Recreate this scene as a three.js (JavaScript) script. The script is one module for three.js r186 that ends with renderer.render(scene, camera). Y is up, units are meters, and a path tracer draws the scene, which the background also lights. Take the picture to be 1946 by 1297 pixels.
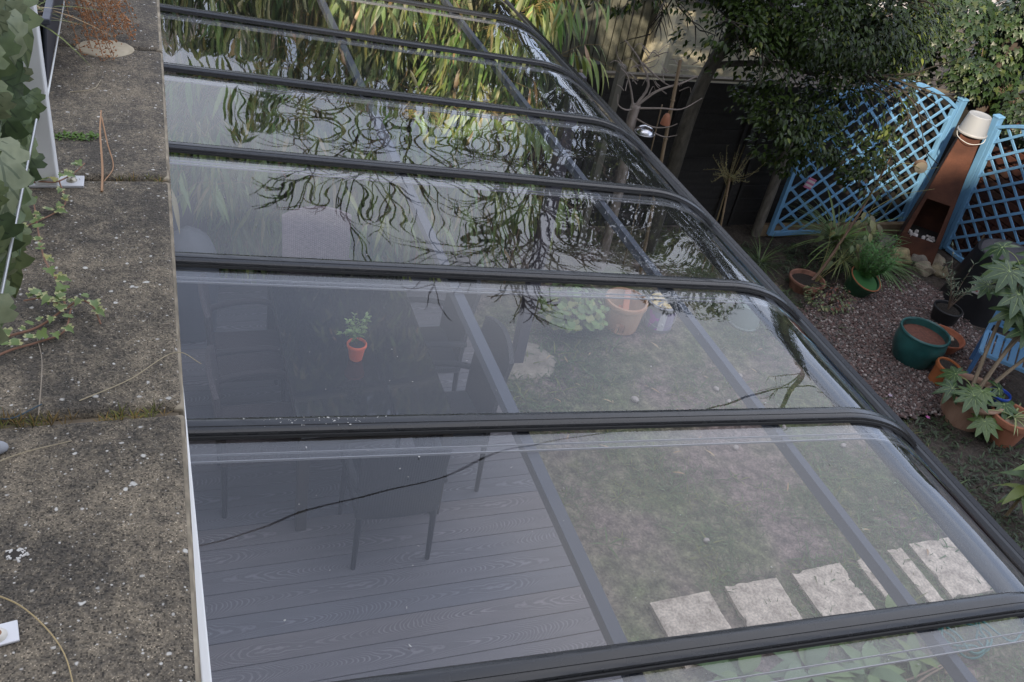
import * as THREE from 'three';
import { RoundedBoxGeometry } from 'three/addons/geometries/RoundedBoxGeometry.js';
import { mergeGeometries, mergeVertices, toCreasedNormals } from 'three/addons/utils/BufferGeometryUtils.js';
import { ImprovedNoise } from 'three/addons/math/ImprovedNoise.js';
import { Brush, Evaluator, SUBTRACTION } from 'three-bvh-csg';

// ---------------------------------------------------------------- camera, sky, sun, exposure
const scene = new THREE.Scene();
const camera = new THREE.PerspectiveCamera(41.04, 1024 / 682, 0.05, 800);
{
  const m = new THREE.Matrix4().makeBasis(
    new THREE.Vector3(0.93730, 0.16810, 0.30531),
    new THREE.Vector3(0.05349, 0.79623, -0.60262),
    new THREE.Vector3(-0.34440, 0.58117, 0.73731));
  camera.quaternion.setFromRotationMatrix(m);
  camera.position.set(0, 4.12, 0);
}
const renderer = new THREE.WebGLRenderer({ antialias: true });
renderer.toneMapping = THREE.LinearToneMapping;
renderer.toneMappingExposure = 1.55;
renderer.shadowMap.enabled = true;

const perlin = new ImprovedNoise();
function fbm(x, y, z, oct = 4) { let a = 0, s = 0.5, f = 1; for (let i = 0; i < oct; i++) { a += s * perlin.noise(x * f + 7.3 * i, y * f - 3.1 * i, z * f + 1.7 * i); s *= 0.5; f *= 2.03; } return a; }
const clamp = (x, a = 0, b = 1) => Math.min(b, Math.max(a, x));
const lerp = (a, b, t) => a + (b - a) * t;
const sstep = (a, b, x) => { const t = clamp((x - a) / (b - a)); return t * t * (3 - 2 * t); };
function rngOf(seed) { let a = seed >>> 0; return () => { a = (a + 0x6D2B79F5) | 0; let t = Math.imul(a ^ (a >>> 15), 1 | a); t = (t + Math.imul(t ^ (t >>> 7), 61 | t)) ^ t; return ((t ^ (t >>> 14)) >>> 0) / 4294967296; }; }

{ // broken bright cloud over pale blue
  const W = 1024, Hh = 512, d = new Float32Array(W * Hh * 4);
  for (let j = 0; j < Hh; j++) for (let i = 0; i < W; i++) {
    const up = ((j + 0.5) / Hh - 0.5) * Math.PI, az = ((i + 0.5) / W - 0.5) * 2 * Math.PI;
    const y = Math.sin(up), x = Math.cos(up) * Math.cos(az), z = Math.cos(up) * Math.sin(az);
    const q = 1 / (Math.max(y, 0) + 0.28);
    const n = fbm(x * q * 1.1 + 7, z * q * 1.1 + 9.1, 2.2, 5) + 0.08;
    const c = sstep(-0.12, 0.28, n);
    const t = clamp(y, 0, 1);
    const w = sstep(0.05, 0.75, t);
    const b = [lerp(0.82, 0.74, w), lerp(0.99, 0.84, w), lerp(1.36, 1.10, w)], k = [lerp(1.26, 1.60, w), lerp(1.38, 1.58, w), lerp(1.64, 1.64, w)];
    const o = (j * W + i) * 4;
    for (let e = 0; e < 3; e++) d[o + e] = lerp(b[e], k[e], c * 0.75) * (y < 0 ? 0.4 : 1);
    d[o + 3] = 1;
  }
  const t = new THREE.DataTexture(d, W, Hh, THREE.RGBAFormat, THREE.FloatType);
  t.mapping = THREE.EquirectangularReflectionMapping; t.magFilter = THREE.LinearFilter; t.needsUpdate = true;
  scene.background = t; scene.environment = t;
  scene.backgroundIntensity = 0.85; scene.environmentIntensity = 0.85;
}
const sun = new THREE.DirectionalLight(0xffedd2, 4.2);
sun.name = 'sun'; sun.position.set(-24, 27, 30); sun.target.position.set(0, 0, 0);
sun.castShadow = true; sun.shadow.radius = 2; sun.shadow.mapSize.set(2048, 2048);
{ const c = sun.shadow.camera; c.left = -16; c.right = 16; c.top = 16; c.bottom = -16; c.near = 1; c.far = 90; }
scene.add(sun, sun.target);

// ---------------------------------------------------------------- helpers
const V = (x, y, z) => new THREE.Vector3(x, y, z);
const UP = V(0, 1, 0);
const used = {};
function numbered(n) { const k = used[n] = (used[n] ?? -1) + 1; return k ? `${n}_${String(k).padStart(3, '0')}` : n; }
function thing(name, label, category, [x, y, z] = [0, 0, 0], turn = 0, group) {
  const o = new THREE.Group(); o.name = numbered(name); o.position.set(x, y, z); o.rotation.y = turn;
  o.userData = { label, category }; if (group) o.userData.group = group; scene.add(o); return o;
}
function tag(o, label, category, group) { o.userData = { ...o.userData, label, category }; if (group) o.userData.group = group; return o; }
function copyOf(src, label, [x, y, z], turn) { const o = src.clone(); o.name = numbered(src.name.replace(/_\d{3}$/, '')); o.userData = { ...src.userData, label }; o.position.set(x, y, z); o.rotation.y = turn; scene.add(o); return o; }
function plain(g) { // same attributes on every piece, so that pieces can be joined
  const o = g.index ? g.toNonIndexed() : g.clone();
  for (const k of Object.keys(o.attributes)) if (!['position', 'normal', 'uv'].includes(k)) o.deleteAttribute(k);
  if (!o.attributes.normal) o.computeVertexNormals();
  if (!o.attributes.uv) o.setAttribute('uv', new THREE.BufferAttribute(new Float32Array(o.attributes.position.count * 2), 2));
  return o;
}
const join = (gs) => gs.length === 1 ? gs[0] : mergeGeometries(gs.map(plain));
function part(name, geo, m, parent, label) { const o = new THREE.Mesh(Array.isArray(geo) ? join(geo) : geo, m); o.name = name; if (label) o.userData.label = label; parent.add(o); return o; }
function top(name, geo, m) { const o = new THREE.Mesh(Array.isArray(geo) ? join(geo) : geo, m); o.name = numbered(name); scene.add(o); return o; }
function struct(name, geo, m) { const o = top(name, geo, m); o.userData.kind = 'structure'; return o; }
function stuffed(o) { o.userData.kind = 'stuff'; return o; }
function instanced(name, geo, m, mats, cols, parent) {
  const o = new THREE.InstancedMesh(geo, m, mats.length); o.name = name;
  mats.forEach((x, i) => o.setMatrixAt(i, x));
  if (cols) { const c = new THREE.Color(); cols.forEach((x, i) => { c.setRGB(...x); o.setColorAt(i, c); }); }
  o.userData.kind = 'stuff'; (parent ?? scene).add(o); return o;
}
function uvBox(g, s = 1, off = 0) { // uv in metres from the dominant face direction
  const o = g.index ? g.toNonIndexed() : g; const p = o.attributes.position, uv = new Float32Array(p.count * 2);
  const a = V(), b = V(), c = V(), n = V();
  for (let i = 0; i < p.count; i += 3) {
    a.fromBufferAttribute(p, i); b.fromBufferAttribute(p, i + 1); c.fromBufferAttribute(p, i + 2);
    n.subVectors(b, a).cross(V().subVectors(c, a)); const ax = Math.abs(n.x), ay = Math.abs(n.y), az = Math.abs(n.z);
    [a, b, c].forEach((v, k) => { let u, w; if (ay >= ax && ay >= az) { u = v.x; w = v.z; } else if (ax >= az) { u = v.z; w = v.y; } else { u = v.x; w = v.y; } uv[(i + k) * 2] = u * s + off; uv[(i + k) * 2 + 1] = w * s + off * 0.37; });
  }
  o.setAttribute('uv', new THREE.BufferAttribute(uv, 2)); return o;
}
const box = (w, h, d, x = 0, y = 0, z = 0) => new THREE.BoxGeometry(w, h, d).translate(x, y, z);
const rbox = (w, h, d, r = 0.004, x = 0, y = 0, z = 0, seg = 2) => new RoundedBoxGeometry(w, h, d, seg, Math.min(r, w / 2.01, h / 2.01, d / 2.01)).translate(x, y, z);
const cyl = (r0, r1, h, n = 16, x = 0, y = 0, z = 0) => new THREE.CylinderGeometry(r1, r0, h, n).translate(x, y + h / 2, z);
const lathe = (pts, n = 40) => new THREE.LatheGeometry(pts.map(([r, y]) => new THREE.Vector2(r, y)), n);
function between(a, b, w, d, r = 0.003) { // squared bar from a to b
  const l = a.distanceTo(b), g = rbox(w, l, d, r, 0, l / 2, 0, 1), q = new THREE.Quaternion().setFromUnitVectors(UP, V().subVectors(b, a).normalize());
  return g.applyQuaternion(q).translate(a.x, a.y, a.z);
}
function tube(pts, r0, r1 = r0, radial = 6, closed = true) { // tapered tube through points (radii along it)
  const P = pts.map((p) => p.isVector3 ? p : V(...p)), n = P.length, pos = [], uv = [], idx = [];
  let ref = V(0.31, 0.2, 0.93), L = 0;
  for (let i = 0; i < n; i++) {
    const t = V().subVectors(P[Math.min(n - 1, i + 1)], P[Math.max(0, i - 1)]).normalize();
    const u = V().crossVectors(ref, t); if (u.lengthSq() < 1e-4) u.set(1, 0, 0); u.normalize(); const w = V().crossVectors(t, u); ref = V().crossVectors(t, u).negate().cross(t).length() > 0 ? ref : ref;
    const r = typeof r0 === 'function' ? r0(i / (n - 1)) : lerp(r0, r1, i / (n - 1)); if (i) L += P[i].distanceTo(P[i - 1]);
    for (let k = 0; k <= radial; k++) { const a = k / radial * Math.PI * 2, c = Math.cos(a) * r, s = Math.sin(a) * r; pos.push(P[i].x + u.x * c + w.x * s, P[i].y + u.y * c + w.y * s, P[i].z + u.z * c + w.z * s); uv.push(k / radial, L); }
  }
  for (let i = 0; i < n - 1; i++) for (let k = 0; k < radial; k++) { const a = i * (radial + 1) + k, b = a + radial + 1; idx.push(a, a + 1, b, a + 1, b + 1, b); }
  if (closed) for (const [i, s] of [[0, 1], [n - 1, -1]]) { const c = pos.length / 3; pos.push(P[i].x, P[i].y, P[i].z); uv.push(0.5, 0); for (let k = 0; k < radial; k++) { const a = i * (radial + 1) + k; s > 0 ? idx.push(c, a + 1, a) : idx.push(c, a, a + 1); } }
  const g = new THREE.BufferGeometry(); g.setAttribute('position', new THREE.Float32BufferAttribute(pos, 3)); g.setAttribute('uv', new THREE.Float32BufferAttribute(uv, 2)); g.setIndex(idx); g.computeVertexNormals(); return g;
}
const smooth = (pts, n = 16) => new THREE.CatmullRomCurve3(pts.map((p) => p.isVector3 ? p : V(...p)), false, 'centripetal').getPoints(n);
function blade(L, W, { nu = 6, fold = 0.25, curl = 0.2, shape = (t) => Math.sin(Math.PI * Math.pow(t, 0.75)) ** 0.9, wave = 0 } = {}) { // a leaf along +z from the origin, face up
  const pos = [], uv = [], idx = [];
  for (let i = 0; i <= nu; i++) {
    const t = i / nu, w = W * 0.5 * Math.max(shape(t), i === 0 || i === nu ? 0.02 : 0.05), z = L * t, y = -curl * L * t * t, e = wave * Math.sin(t * 22) * W;
    pos.push(-w, y + fold * w + e, z, 0, y, z, w, y + fold * w - e, z); uv.push(0, t, 0.5, t, 1, t);
  }
  for (let i = 0; i < nu; i++) { const a = i * 3, b = a + 3; idx.push(a, b, a + 1, a + 1, b, b + 1, a + 1, b + 1, a + 2, a + 2, b + 1, b + 2); }
  const g = new THREE.BufferGeometry(); g.setAttribute('position', new THREE.Float32BufferAttribute(pos, 3)); g.setAttribute('uv', new THREE.Float32BufferAttribute(uv, 2)); g.setIndex(idx); g.computeVertexNormals(); return g;
}
function outlineLeaf(pts, { fold = 0.2, curl = 0.25, thick = 0 } = {}) { // lobed leaf from half an outline [x, z]; centre line raised ribs by folding
  const pos = [], uv = [], idx = []; const L = pts[pts.length - 1][1];
  for (const [x, z] of pts) { const y = -curl * z * z / L; pos.push(-x, y + fold * x * (1 - 1.1 * x / L), z, 0, y, clamp(z, 0, L), x, y + fold * x * (1 - 1.1 * x / L), z); uv.push(0.5 - x / L, z / L, 0.5, z / L, 0.5 + x / L, z / L); }
  for (let i = 0; i < pts.length - 1; i++) { const a = i * 3, b = a + 3; idx.push(a, b, a + 1, a + 1, b, b + 1, a + 1, b + 1, a + 2, a + 2, b + 1, b + 2); }
  const g = new THREE.BufferGeometry(); g.setAttribute('position', new THREE.Float32BufferAttribute(pos, 3)); g.setAttribute('uv', new THREE.Float32BufferAttribute(uv, 2)); g.setIndex(idx); g.computeVertexNormals(); return g;
}
function aim(pos, dir, up = UP, s = 1, roll = 0) { // matrix: +z of the leaf along dir, its face towards up
  const z = dir.clone().normalize(), x = V().crossVectors(up, z); if (x.lengthSq() < 1e-5) x.set(1, 0, 0); x.normalize(); const y = V().crossVectors(z, x);
  const m = new THREE.Matrix4().makeBasis(x, y, z); if (roll) m.multiply(new THREE.Matrix4().makeRotationZ(roll));
  m.scale(typeof s === 'number' ? V(s, s, s) : s); m.setPosition(pos); return m;
}
function place(mesh, m) { m.decompose(mesh.position, mesh.quaternion, mesh.scale); return mesh; }
const toS = (v) => Math.round(255 * clamp(v <= 0.0031308 ? v * 12.92 : 1.055 * Math.pow(v, 1 / 2.4) - 0.055));
function texture(w, h, fn, srgb = true, rx = 1, ry = rx) { // fn(u, v) in 0..1 -> linear colour or one grey value
  const d = new Uint8Array(w * h * 4);
  for (let j = 0; j < h; j++) for (let i = 0; i < w; i++) { const c = fn((i + 0.5) / w, (j + 0.5) / h), o = (j * w + i) * 4; for (let e = 0; e < 3; e++) { const v = typeof c === 'number' ? c : c[e]; d[o + e] = srgb ? toS(v) : Math.round(255 * clamp(v)); } d[o + 3] = 255; }
  const t = new THREE.DataTexture(d, w, h); t.wrapS = t.wrapT = THREE.RepeatWrapping; t.magFilter = THREE.LinearFilter; if (srgb) t.colorSpace = THREE.SRGBColorSpace; t.repeat.set(rx, ry); t.needsUpdate = true; return t;
}
const lat = (i, j, s) => { let h = Math.imul(i + 374, 668265263) ^ Math.imul(j + 811, 374761393) ^ Math.imul((s * 131) | 0, 1274126177); h = Math.imul(h ^ (h >>> 13), 1274126177); return ((h ^ (h >>> 16)) >>> 0) / 4294967296 * 6.2831853; };
function gnoise(x, y, p, s) { // gradient noise that repeats every p cells
  const i = Math.floor(x), j = Math.floor(y), fx = x - i, fy = y - j, m = (a) => ((a % p) + p) % p, g = (a, b) => { const t = lat(m(i + a), m(j + b), s); return Math.cos(t) * (fx - a) + Math.sin(t) * (fy - b); };
  const sx = fx * fx * fx * (fx * (fx * 6 - 15) + 10), sy = fy * fy * fy * (fy * (fy * 6 - 15) + 10); return lerp(lerp(g(0, 0), g(1, 0), sx), lerp(g(0, 1), g(1, 1), sx), sy) * 1.3;
}
function tilefbm(u, v, f, seed, oct = 4) { let a = 0, w = 0.5, p = Math.max(2, Math.round(f)); for (let k = 0; k < oct; k++) { a += w * gnoise(u * p + 0.37 * k, v * p + 0.61 * k, p, seed + k * 17); w *= 0.5; p *= 2; } return a; } // repeats over 0..1
const C = (r, g, b) => new THREE.Color().setRGB(r, g, b);
function mat(c, rough = 0.8, more = {}) { return new THREE.MeshStandardMaterial({ color: C(...c), roughness: rough, side: THREE.DoubleSide, ...more }); }
function phys(c, rough, more = {}) { return new THREE.MeshPhysicalMaterial({ color: C(...c), roughness: rough, side: THREE.DoubleSide, ...more }); }
function tone(a, b, f, seed, n = 256, power = 1) { // two-tone mottled colour map
  return texture(n, n, (u, v) => { const t = clamp(0.5 + 1.3 * tilefbm(u, v, f, seed, 5)) ** power, g = 0.9 + 0.2 * hash(u * n, v * n, seed); return [0, 1, 2].map((e) => lerp(a[e], b[e], t) * g); });
}
function hash(x, y, s) { const h = Math.sin(Math.floor(x) * 127.1 + Math.floor(y) * 311.7 + s * 74.7) * 43758.5453; return h - Math.floor(h); }
function leafMat(c, rough = 0.5, through = 0.25) { return phys(c, rough, { transmission: through, thickness: 0 }); }

// ---------------------------------------------------------------- ground
const soilMap = texture(1024, 1024, (u, v) => {
  const a = tilefbm(u, v, 9, 3, 6), b = tilefbm(u, v, 60, 8, 3), s = hash(u * 340, v * 340, 2), k = clamp(0.5 + a * 1.2);
  let c = [lerp(0.030, 0.075, k), lerp(0.024, 0.058, k), lerp(0.019, 0.045, k)]; const g = 0.75 + b * 0.9 + 0.35 * hash(u * 1024, v * 1024, 5);
  if (s > 0.985) c = [0.16, 0.14, 0.12]; return c.map((x) => x * g);
});
const soilBump = texture(512, 512, (u, v) => clamp(0.5 + tilefbm(u, v, 40, 4, 4) * 0.9), false);
function soilMat(rep) { const t = soilMap.clone(); t.repeat.set(rep, rep); t.needsUpdate = true; const b = soilBump.clone(); b.repeat.set(rep, rep); b.needsUpdate = true; return mat([1, 1, 1], 0.95, { map: t, bumpMap: b, bumpScale: 0.012 }); }
{
  const g = new THREE.CircleGeometry(300, 64).rotateX(-Math.PI / 2); const p = g.attributes.position, uv = g.attributes.uv; for (let i = 0; i < p.count; i++) uv.setXY(i, p.getX(i), p.getZ(i));
  struct('ground', g.translate(0, -0.03, 0), soilMat(0.7));
}
function sheet(x0, x1, z0, z1, y, nx, nz, amp, f, seed) {
  const g = new THREE.PlaneGeometry(x1 - x0, z1 - z0, nx, nz).rotateX(-Math.PI / 2).translate((x0 + x1) / 2, y, (z0 + z1) / 2); const p = g.attributes.position, uv = g.attributes.uv;
  for (let i = 0; i < p.count; i++) { const x = p.getX(i), z = p.getZ(i); p.setY(i, y + amp * fbm(x * f, z * f, seed, 3)); uv.setXY(i, x, z); }
  g.computeVertexNormals(); return g;
}
const grassy = (x, z) => fbm(x * 1.1 + 3, z * 1.1, 5.5, 4) + 0.12 * Math.sin(x * 1.7);
{
  const lawnTex = texture(1024, 1024, (u, v) => {
    const x = u * 4, z = v * 4, g = clamp(0.36 + 1.9 * tilefbm(u, v, 6, 12, 4)), n = 0.7 + 0.6 * hash(u * 300, v * 300, 9), b = 0.8 + tilefbm(u, v, 50, 2, 3);
    const soil = [0.195, 0.148, 0.130], moss = [0.115, 0.135, 0.058]; let c = [0, 1, 2].map((e) => lerp(soil[e], moss[e], g) * n * b); if (hash(u * 512, v * 512, 21) > 0.994) c = [0.24, 0.2, 0.14]; return c;
  }); lawnTex.repeat.set(0.25, 0.25);
  const b = soilBump.clone(); b.repeat.set(0.9, 0.9); b.needsUpdate = true;
  struct('lawn', sheet(1.9, 5.3, -7.2, 3, 0, 90, 220, 0.02, 2.2, 1), mat([1, 1, 1], 0.95, { map: lawnTex, bumpMap: b, bumpScale: 0.01 }));
  const r = rngOf(5), ms = [], cs = [], bl = join([0, 1, 2, 3].map((k) => blade(0.065, 0.0065, { nu: 2, curl: 0.5, fold: 0 }).rotateX(-1.1 + 0.2 * k).rotateY(k * 1.7)));
  for (let i = 0; i < 16000; i++) { const x = lerp(2.08, 5.3, r()), z = lerp(-6.9, -1.2, r()), gq = grassy(x, z); if (gq < -0.12 + r() * 0.35) continue; const s = (r() < 0.07 ? 1.9 : 1) * (0.5 + r() * 0.7); ms.push(aim(V(x, 0.0 + 0.02 * fbm(x * 2.2, z * 2.2, 1, 3), z), V(r() - 0.5, 0, r() - 0.5), UP, V(s, s * (0.5 + 0.6 * r()), s))); const q = 0.5 + r() * 0.8, y = r() < 0.16 ? 1.9 : 1; cs.push([0.085 * q * y, 0.135 * q * (y > 1 ? 1.25 : 1), 0.042 * q]); }
  const o = instanced('lawn_grass', bl, leafMat([1, 1, 1], 0.7, 0.3), ms, cs); tag(o, 'sparse short lawn grass between the deck and the borders', 'grass');
}
struct('garden_bed', sheet(5.05, 8.2, -7.2, 3, 0.012, 60, 160, 0.05, 3, 4), soilMat(0.8));
{ // gravel patch
  const outline = [[4.9, -5.15], [5.45, -5.5], [5.9, -5.72], [6.3, -5.86], [6.85, -5.85], [7.0, -5.5], [6.85, -5.1], [6.9, -4.6], [6.6, -4.25], [6.0, -4.0], [5.6, -3.95], [5.2, -3.93], [4.9, -4.2]];
  const sh = new THREE.Shape(outline.map(([x, z]) => new THREE.Vector2(x, -z))); const g = new THREE.ShapeGeometry(sh).rotateX(-Math.PI / 2).translate(0, 0.05, 0);
  struct('gravel_path', g, mat([0.10, 0.075, 0.07], 0.95));
  const inside = (x, z) => { let c = false; for (let i = 0, j = outline.length - 1; i < outline.length; j = i++) { const [xi, zi] = outline[i], [xj, zj] = outline[j]; if ((zi > z) !== (zj > z) && x < (xj - xi) * (z - zi) / (zj - zi) + xi) c = !c; } return c; };
  const r = rngOf(8), ms = [], cs = [], st = new THREE.IcosahedronGeometry(0.013, 0).scale(1, 0.6, 0.8);
  for (let i = 0; i < 26000; i++) { const x = lerp(4.9, 7.0, r()), z = lerp(-5.9, -3.9, r()); if (!inside(x + (r() - 0.5) * 0.12, z + (r() - 0.5) * 0.12)) continue; ms.push(aim(V(x, 0.052 + r() * 0.012, z), V(r() - 0.5, r() - 0.5, r() - 0.5), UP, 0.5 + r() * 0.85)); const k = r(), q = 0.6 + r() * 0.9; cs.push(k < 0.55 ? [0.105 * q, 0.070 * q, 0.062 * q] : k < 0.85 ? [0.092 * q, 0.078 * q, 0.073 * q] : k < 0.94 ? [0.30, 0.26, 0.24] : [0.09, 0.05, 0.045]); }
  tag(instanced('gravel', st, mat([1, 1, 1], 0.85), ms, cs), 'pinkish grey gravel chippings in front of the pots', 'gravel');
}

// ---------------------------------------------------------------- house behind the camera, flat roof, parapet with coping
{
  const h = thing('house', 'rendered house rising behind the flat roof, outside the view', 'house', [0, 0, 0]);
  const render = mat([1, 1, 1], 0.9, { map: tone([0.5, 0.47, 0.42], [0.58, 0.55, 0.5], 5, 3) });
  part('wall', box(22, 8.3, 6, -3, 4.15, 5.2), render, h);
  const sh = new THREE.Shape([new THREE.Vector2(-1.0, 8.3), new THREE.Vector2(-4.9, 10.2), new THREE.Vector2(-8.8, 8.3)].map((p) => new THREE.Vector2(-p.x, p.y)));
  part('roof', new THREE.ExtrudeGeometry(sh, { depth: 22.4, bevelEnabled: false }).rotateY(-Math.PI / 2).translate(8.2, 0.004, 0.9), mat([0.16, 0.08, 0.06], 0.9), h);
  part('added_shade_stack', box(2.3, 3.2, 1.1, -2.85, 9.2, 2.76), mat([1, 1, 1], 0.9, { map: tone([0.2, 0.09, 0.06], [0.28, 0.13, 0.09], 6, 5, 128) }), h);  // unseen stack, added to keep the sun off the back fence
  const ext = thing('flat_roof_extension', 'flat roofed ground floor extension carrying the parapet', 'building', [0, 0, 0]);
  part('wall', box(5, 3.1, 10.2, -2.53, 1.55, -2.95), render, ext);
  part('roof', box(4.6, 0.06, 10, -2.75, 3.135, -2.95), mat([0.12, 0.12, 0.125], 0.9), ext);
}
const coping = (() => {
  const N = 1024, spots = [], r = rngOf(77);
  for (let i = 0; i < 2600; i++) { const big = r() ** 11; spots.push([r(), r(), 0.0008 + 0.0042 * big, 0.5 + 0.5 * r(), 0.7 + r() * 0.7]); }
  const cell = 64, grid = Array.from({ length: cell * cell }, () => []); spots.forEach((s) => { const gx = Math.floor(s[0] * cell), gy = Math.floor(s[1] * cell); for (let a = -1; a <= 1; a++) for (let b = -1; b <= 1; b++) grid[((gy + b + cell) % cell) * cell + (gx + a + cell) % cell].push(s); });
  const lich = (u, v) => { let m = 0; for (const s of grid[Math.floor(v * cell) % cell * cell + Math.floor(u * cell) % cell]) { let dx = Math.abs(u - s[0]), dy = Math.abs(v - s[1]); dx = Math.min(dx, 1 - dx) * s[4]; dy = Math.min(dy, 1 - dy); const e = perlin.noise(u * 190, v * 190, s[3] * 9) * 0.0022; const d = Math.sqrt(dx * dx + dy * dy) + e; m = Math.max(m, s[3] * (1 - sstep(s[2] * 0.55, s[2], d))); } return m; };
  const map = texture(N, N, (u, v) => {
    const a = tilefbm(u, v, 5, 31, 5), b = tilefbm(u, v, 26, 17, 4), p = tilefbm(u, v, 110, 5, 3), g = hash(u * N, v * N, 3), g2 = hash(u * N / 2.2, v * N / 2.2, 8), m = lich(u, v);
    const dark = [0.064, 0.055, 0.043], tan = [0.214, 0.176, 0.124]; let t = clamp(0.36 + 1.0 * a + 0.7 * b + 0.7 * p); let c = [0, 1, 2].map((e) => lerp(dark[e], tan[e], t));
    const k = 0.55 + 0.9 * g * g2 + 0.45 * g2; c = c.map((x) => x * k); if (g > 0.975) c = c.map((x) => x * 2.8); if (g2 < 0.09) c = c.map((x) => x * 0.5);
    return [lerp(c[0], 0.60, m), lerp(c[1], 0.58, m), lerp(c[2], 0.53, m)];
  });
  const bump = texture(N, N, (u, v) => clamp(0.5 + 0.5 * tilefbm(u, v, 110, 5, 3) + 0.35 * (hash(u * N / 2.2, v * N / 2.2, 8) - 0.5)), false);
  const mats = [0, 1, 2, 3].map((k) => { const t = map.clone(), b = bump.clone(); for (const q of [t, b]) { q.repeat.set(1.35, 1.35); q.offset.set(0.37 * k, 0.61 * k); q.needsUpdate = true; } return mat([1, 1, 1], 0.92, { map: t, bumpMap: b, bumpScale: 0.0022 }); });
  const w = thing('parapet_wall', 'weathered concrete coped parapet running along the left of the veranda roof', 'wall', [0, 0, 0]);
  part('wall_face', box(0.3, 0.22, 9.7, -0.181, 3.16, -2.75), mat([1, 1, 1], 0.9, { map: tone([0.3, 0.27, 0.21], [0.42, 0.38, 0.3], 7, 4) }), w);
  const edges = [-6.35, -5.75, -5.14, -4.54, -3.93, -3.325, -2.72, -2.115, -1.51, -0.905, -0.30, 0.31, 0.92];
  const rr = rngOf(3), edgeM = mat([1, 1, 1], 0.95, { map: tone([0.15, 0.125, 0.09], [0.36, 0.305, 0.22], 26, 14, 256), bumpMap: soilBump, bumpScale: 0.002 });
  for (let i = 0; i < edges.length - 1; i++) {
    const z0 = edges[i] + 0.004, z1 = edges[i + 1] - 0.004, L = z1 - z0, W = 0.36;
    const g = rbox(W, 0.062, L, 0.014, 0, 0, 0, 3); const uvd = uvBox(g, 1, i * 0.73);
    const s = part('coping_slab', uvd, mats[i % 4], w); s.position.set(-W / 2 + 0.003, 3.299 + (rr() - 0.5) * 0.003, (z0 + z1) / 2); s.rotation.z = (rr() - 0.5) * 0.006; s.rotation.y = (rr() - 0.5) * 0.004;
    { const eg = rbox(0.015, 0.05, L, 0.006, 0, 0, 0, 3), q = eg.attributes.position; for (let k = 0; k < q.count; k++) q.setX(k, q.getX(k) + 0.0012 * fbm(q.getZ(k) * 30, q.getY(k) * 30, i, 2)); const we = part('worn_edge', uvBox(eg, 1, i * 0.4), edgeM, w); we.position.set(-0.0035, 3.3015, (z0 + z1) / 2); }
    part('mortar_joint', rbox(0.33, 0.05, 0.012, 0.002, -0.168, 3.296, z1 + 0.004), mat([1, 1, 1], 0.95, { map: tone([0.09, 0.07, 0.05], [0.2, 0.16, 0.11], 9, 6, 128) }), w);
  }
  { // pale mortar smeared over the third joint
    const r = rngOf(12), pts = []; for (let i = 0; i < 26; i++) { const a = i / 26 * Math.PI * 2, q = 1 + 0.1 * fbm(Math.cos(a) * 2, Math.sin(a) * 2, 3); pts.push(new THREE.Vector2(Math.cos(a) * 0.052 * q, Math.sin(a) * 0.045 * q)); }
    part('mortar_patch', new THREE.ExtrudeGeometry(new THREE.Shape(pts), { depth: 0.002, bevelThickness: 0.002, bevelSize: 0.006, bevelSegments: 2, curveSegments: 4 }).rotateX(-Math.PI / 2).translate(-0.112, 3.3295, -2.10), mat([1, 1, 1], 0.95, { map: tone([0.38, 0.32, 0.22], [0.46, 0.40, 0.29], 8, 4, 128) }), w);
  }
  part('flashing', rbox(0.016, 0.07, 2.4, 0.003, 0, 0, 0).rotateY(0.0215).translate(0.0045, 2.715, -1.4), mat([0.82, 0.82, 0.8], 0.4), w, 'white strip where the roof meets the wall');
  const moss = [], mc = [], tuft = join([0, 1, 2, 3, 4].map((k) => blade(0.016, 0.0016, { nu: 2, curl: 0.4, fold: 0 }).rotateX(-1.0 - 0.1 * k).rotateY(k * 1.26)));
  for (let i = 0; i < 330; i++) { const x = -0.3 + 0.29 * rr(), k = clamp(fbm(x * 14, 3, 1) + 0.55 - (x + 0.3) * 1.4); if (rr() > k) continue; const zj = rr() < 0.72 ? -0.901 : -1.506; moss.push(aim(V(x, 3.322, zj + (rr() - 0.5) * 0.02), V(rr() - 0.5, 0, rr() - 0.5), UP, V(1, 0.4 + rr() * 1.2, 1))); const q = 0.6 + rr() * 0.8; mc.push(rr() < 0.5 ? [0.2 * q, 0.13 * q, 0.04 * q] : [0.13 * q, 0.14 * q, 0.03 * q]); }
  instanced('moss', tuft, mat([1, 1, 1], 0.9), moss, mc, w);
  return w;
})();

// ---------------------------------------------------------------- veranda: curved roof on bars, purlins, gutter, posts
const roofPath = (() => { // along x: [x, y], sloping down, then curling over to the gutter
  const P = [], a0 = Math.atan(0.085), R = 0.55, xs = 1.86; for (let i = 0; i <= 44; i++) { const x = lerp(0.0, xs, i / 44); P.push([x, 2.67 - 0.085 * x]); }
  const cx = xs - R * Math.sin(a0), cy = 2.67 - 0.085 * xs - R * Math.cos(a0); for (let i = 1; i <= 26; i++) { const t = lerp(a0, 0.86, i / 26); P.push([cx + R * Math.sin(t), cy + R * Math.cos(t)]); }
  return P;
})();
const pathN = roofPath.map((p, i) => { const a = roofPath[Math.max(0, i - 1)], b = roofPath[Math.min(roofPath.length - 1, i + 1)], dx = b[0] - a[0], dy = b[1] - a[1], l = Math.hypot(dx, dy); return [-dy / l, dx / l]; });
const barZ = []; for (let k = -2; k <= 7; k++) barZ.push(-1.584 + 0.70 * (k - 5)); barZ.push(0.55);
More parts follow.
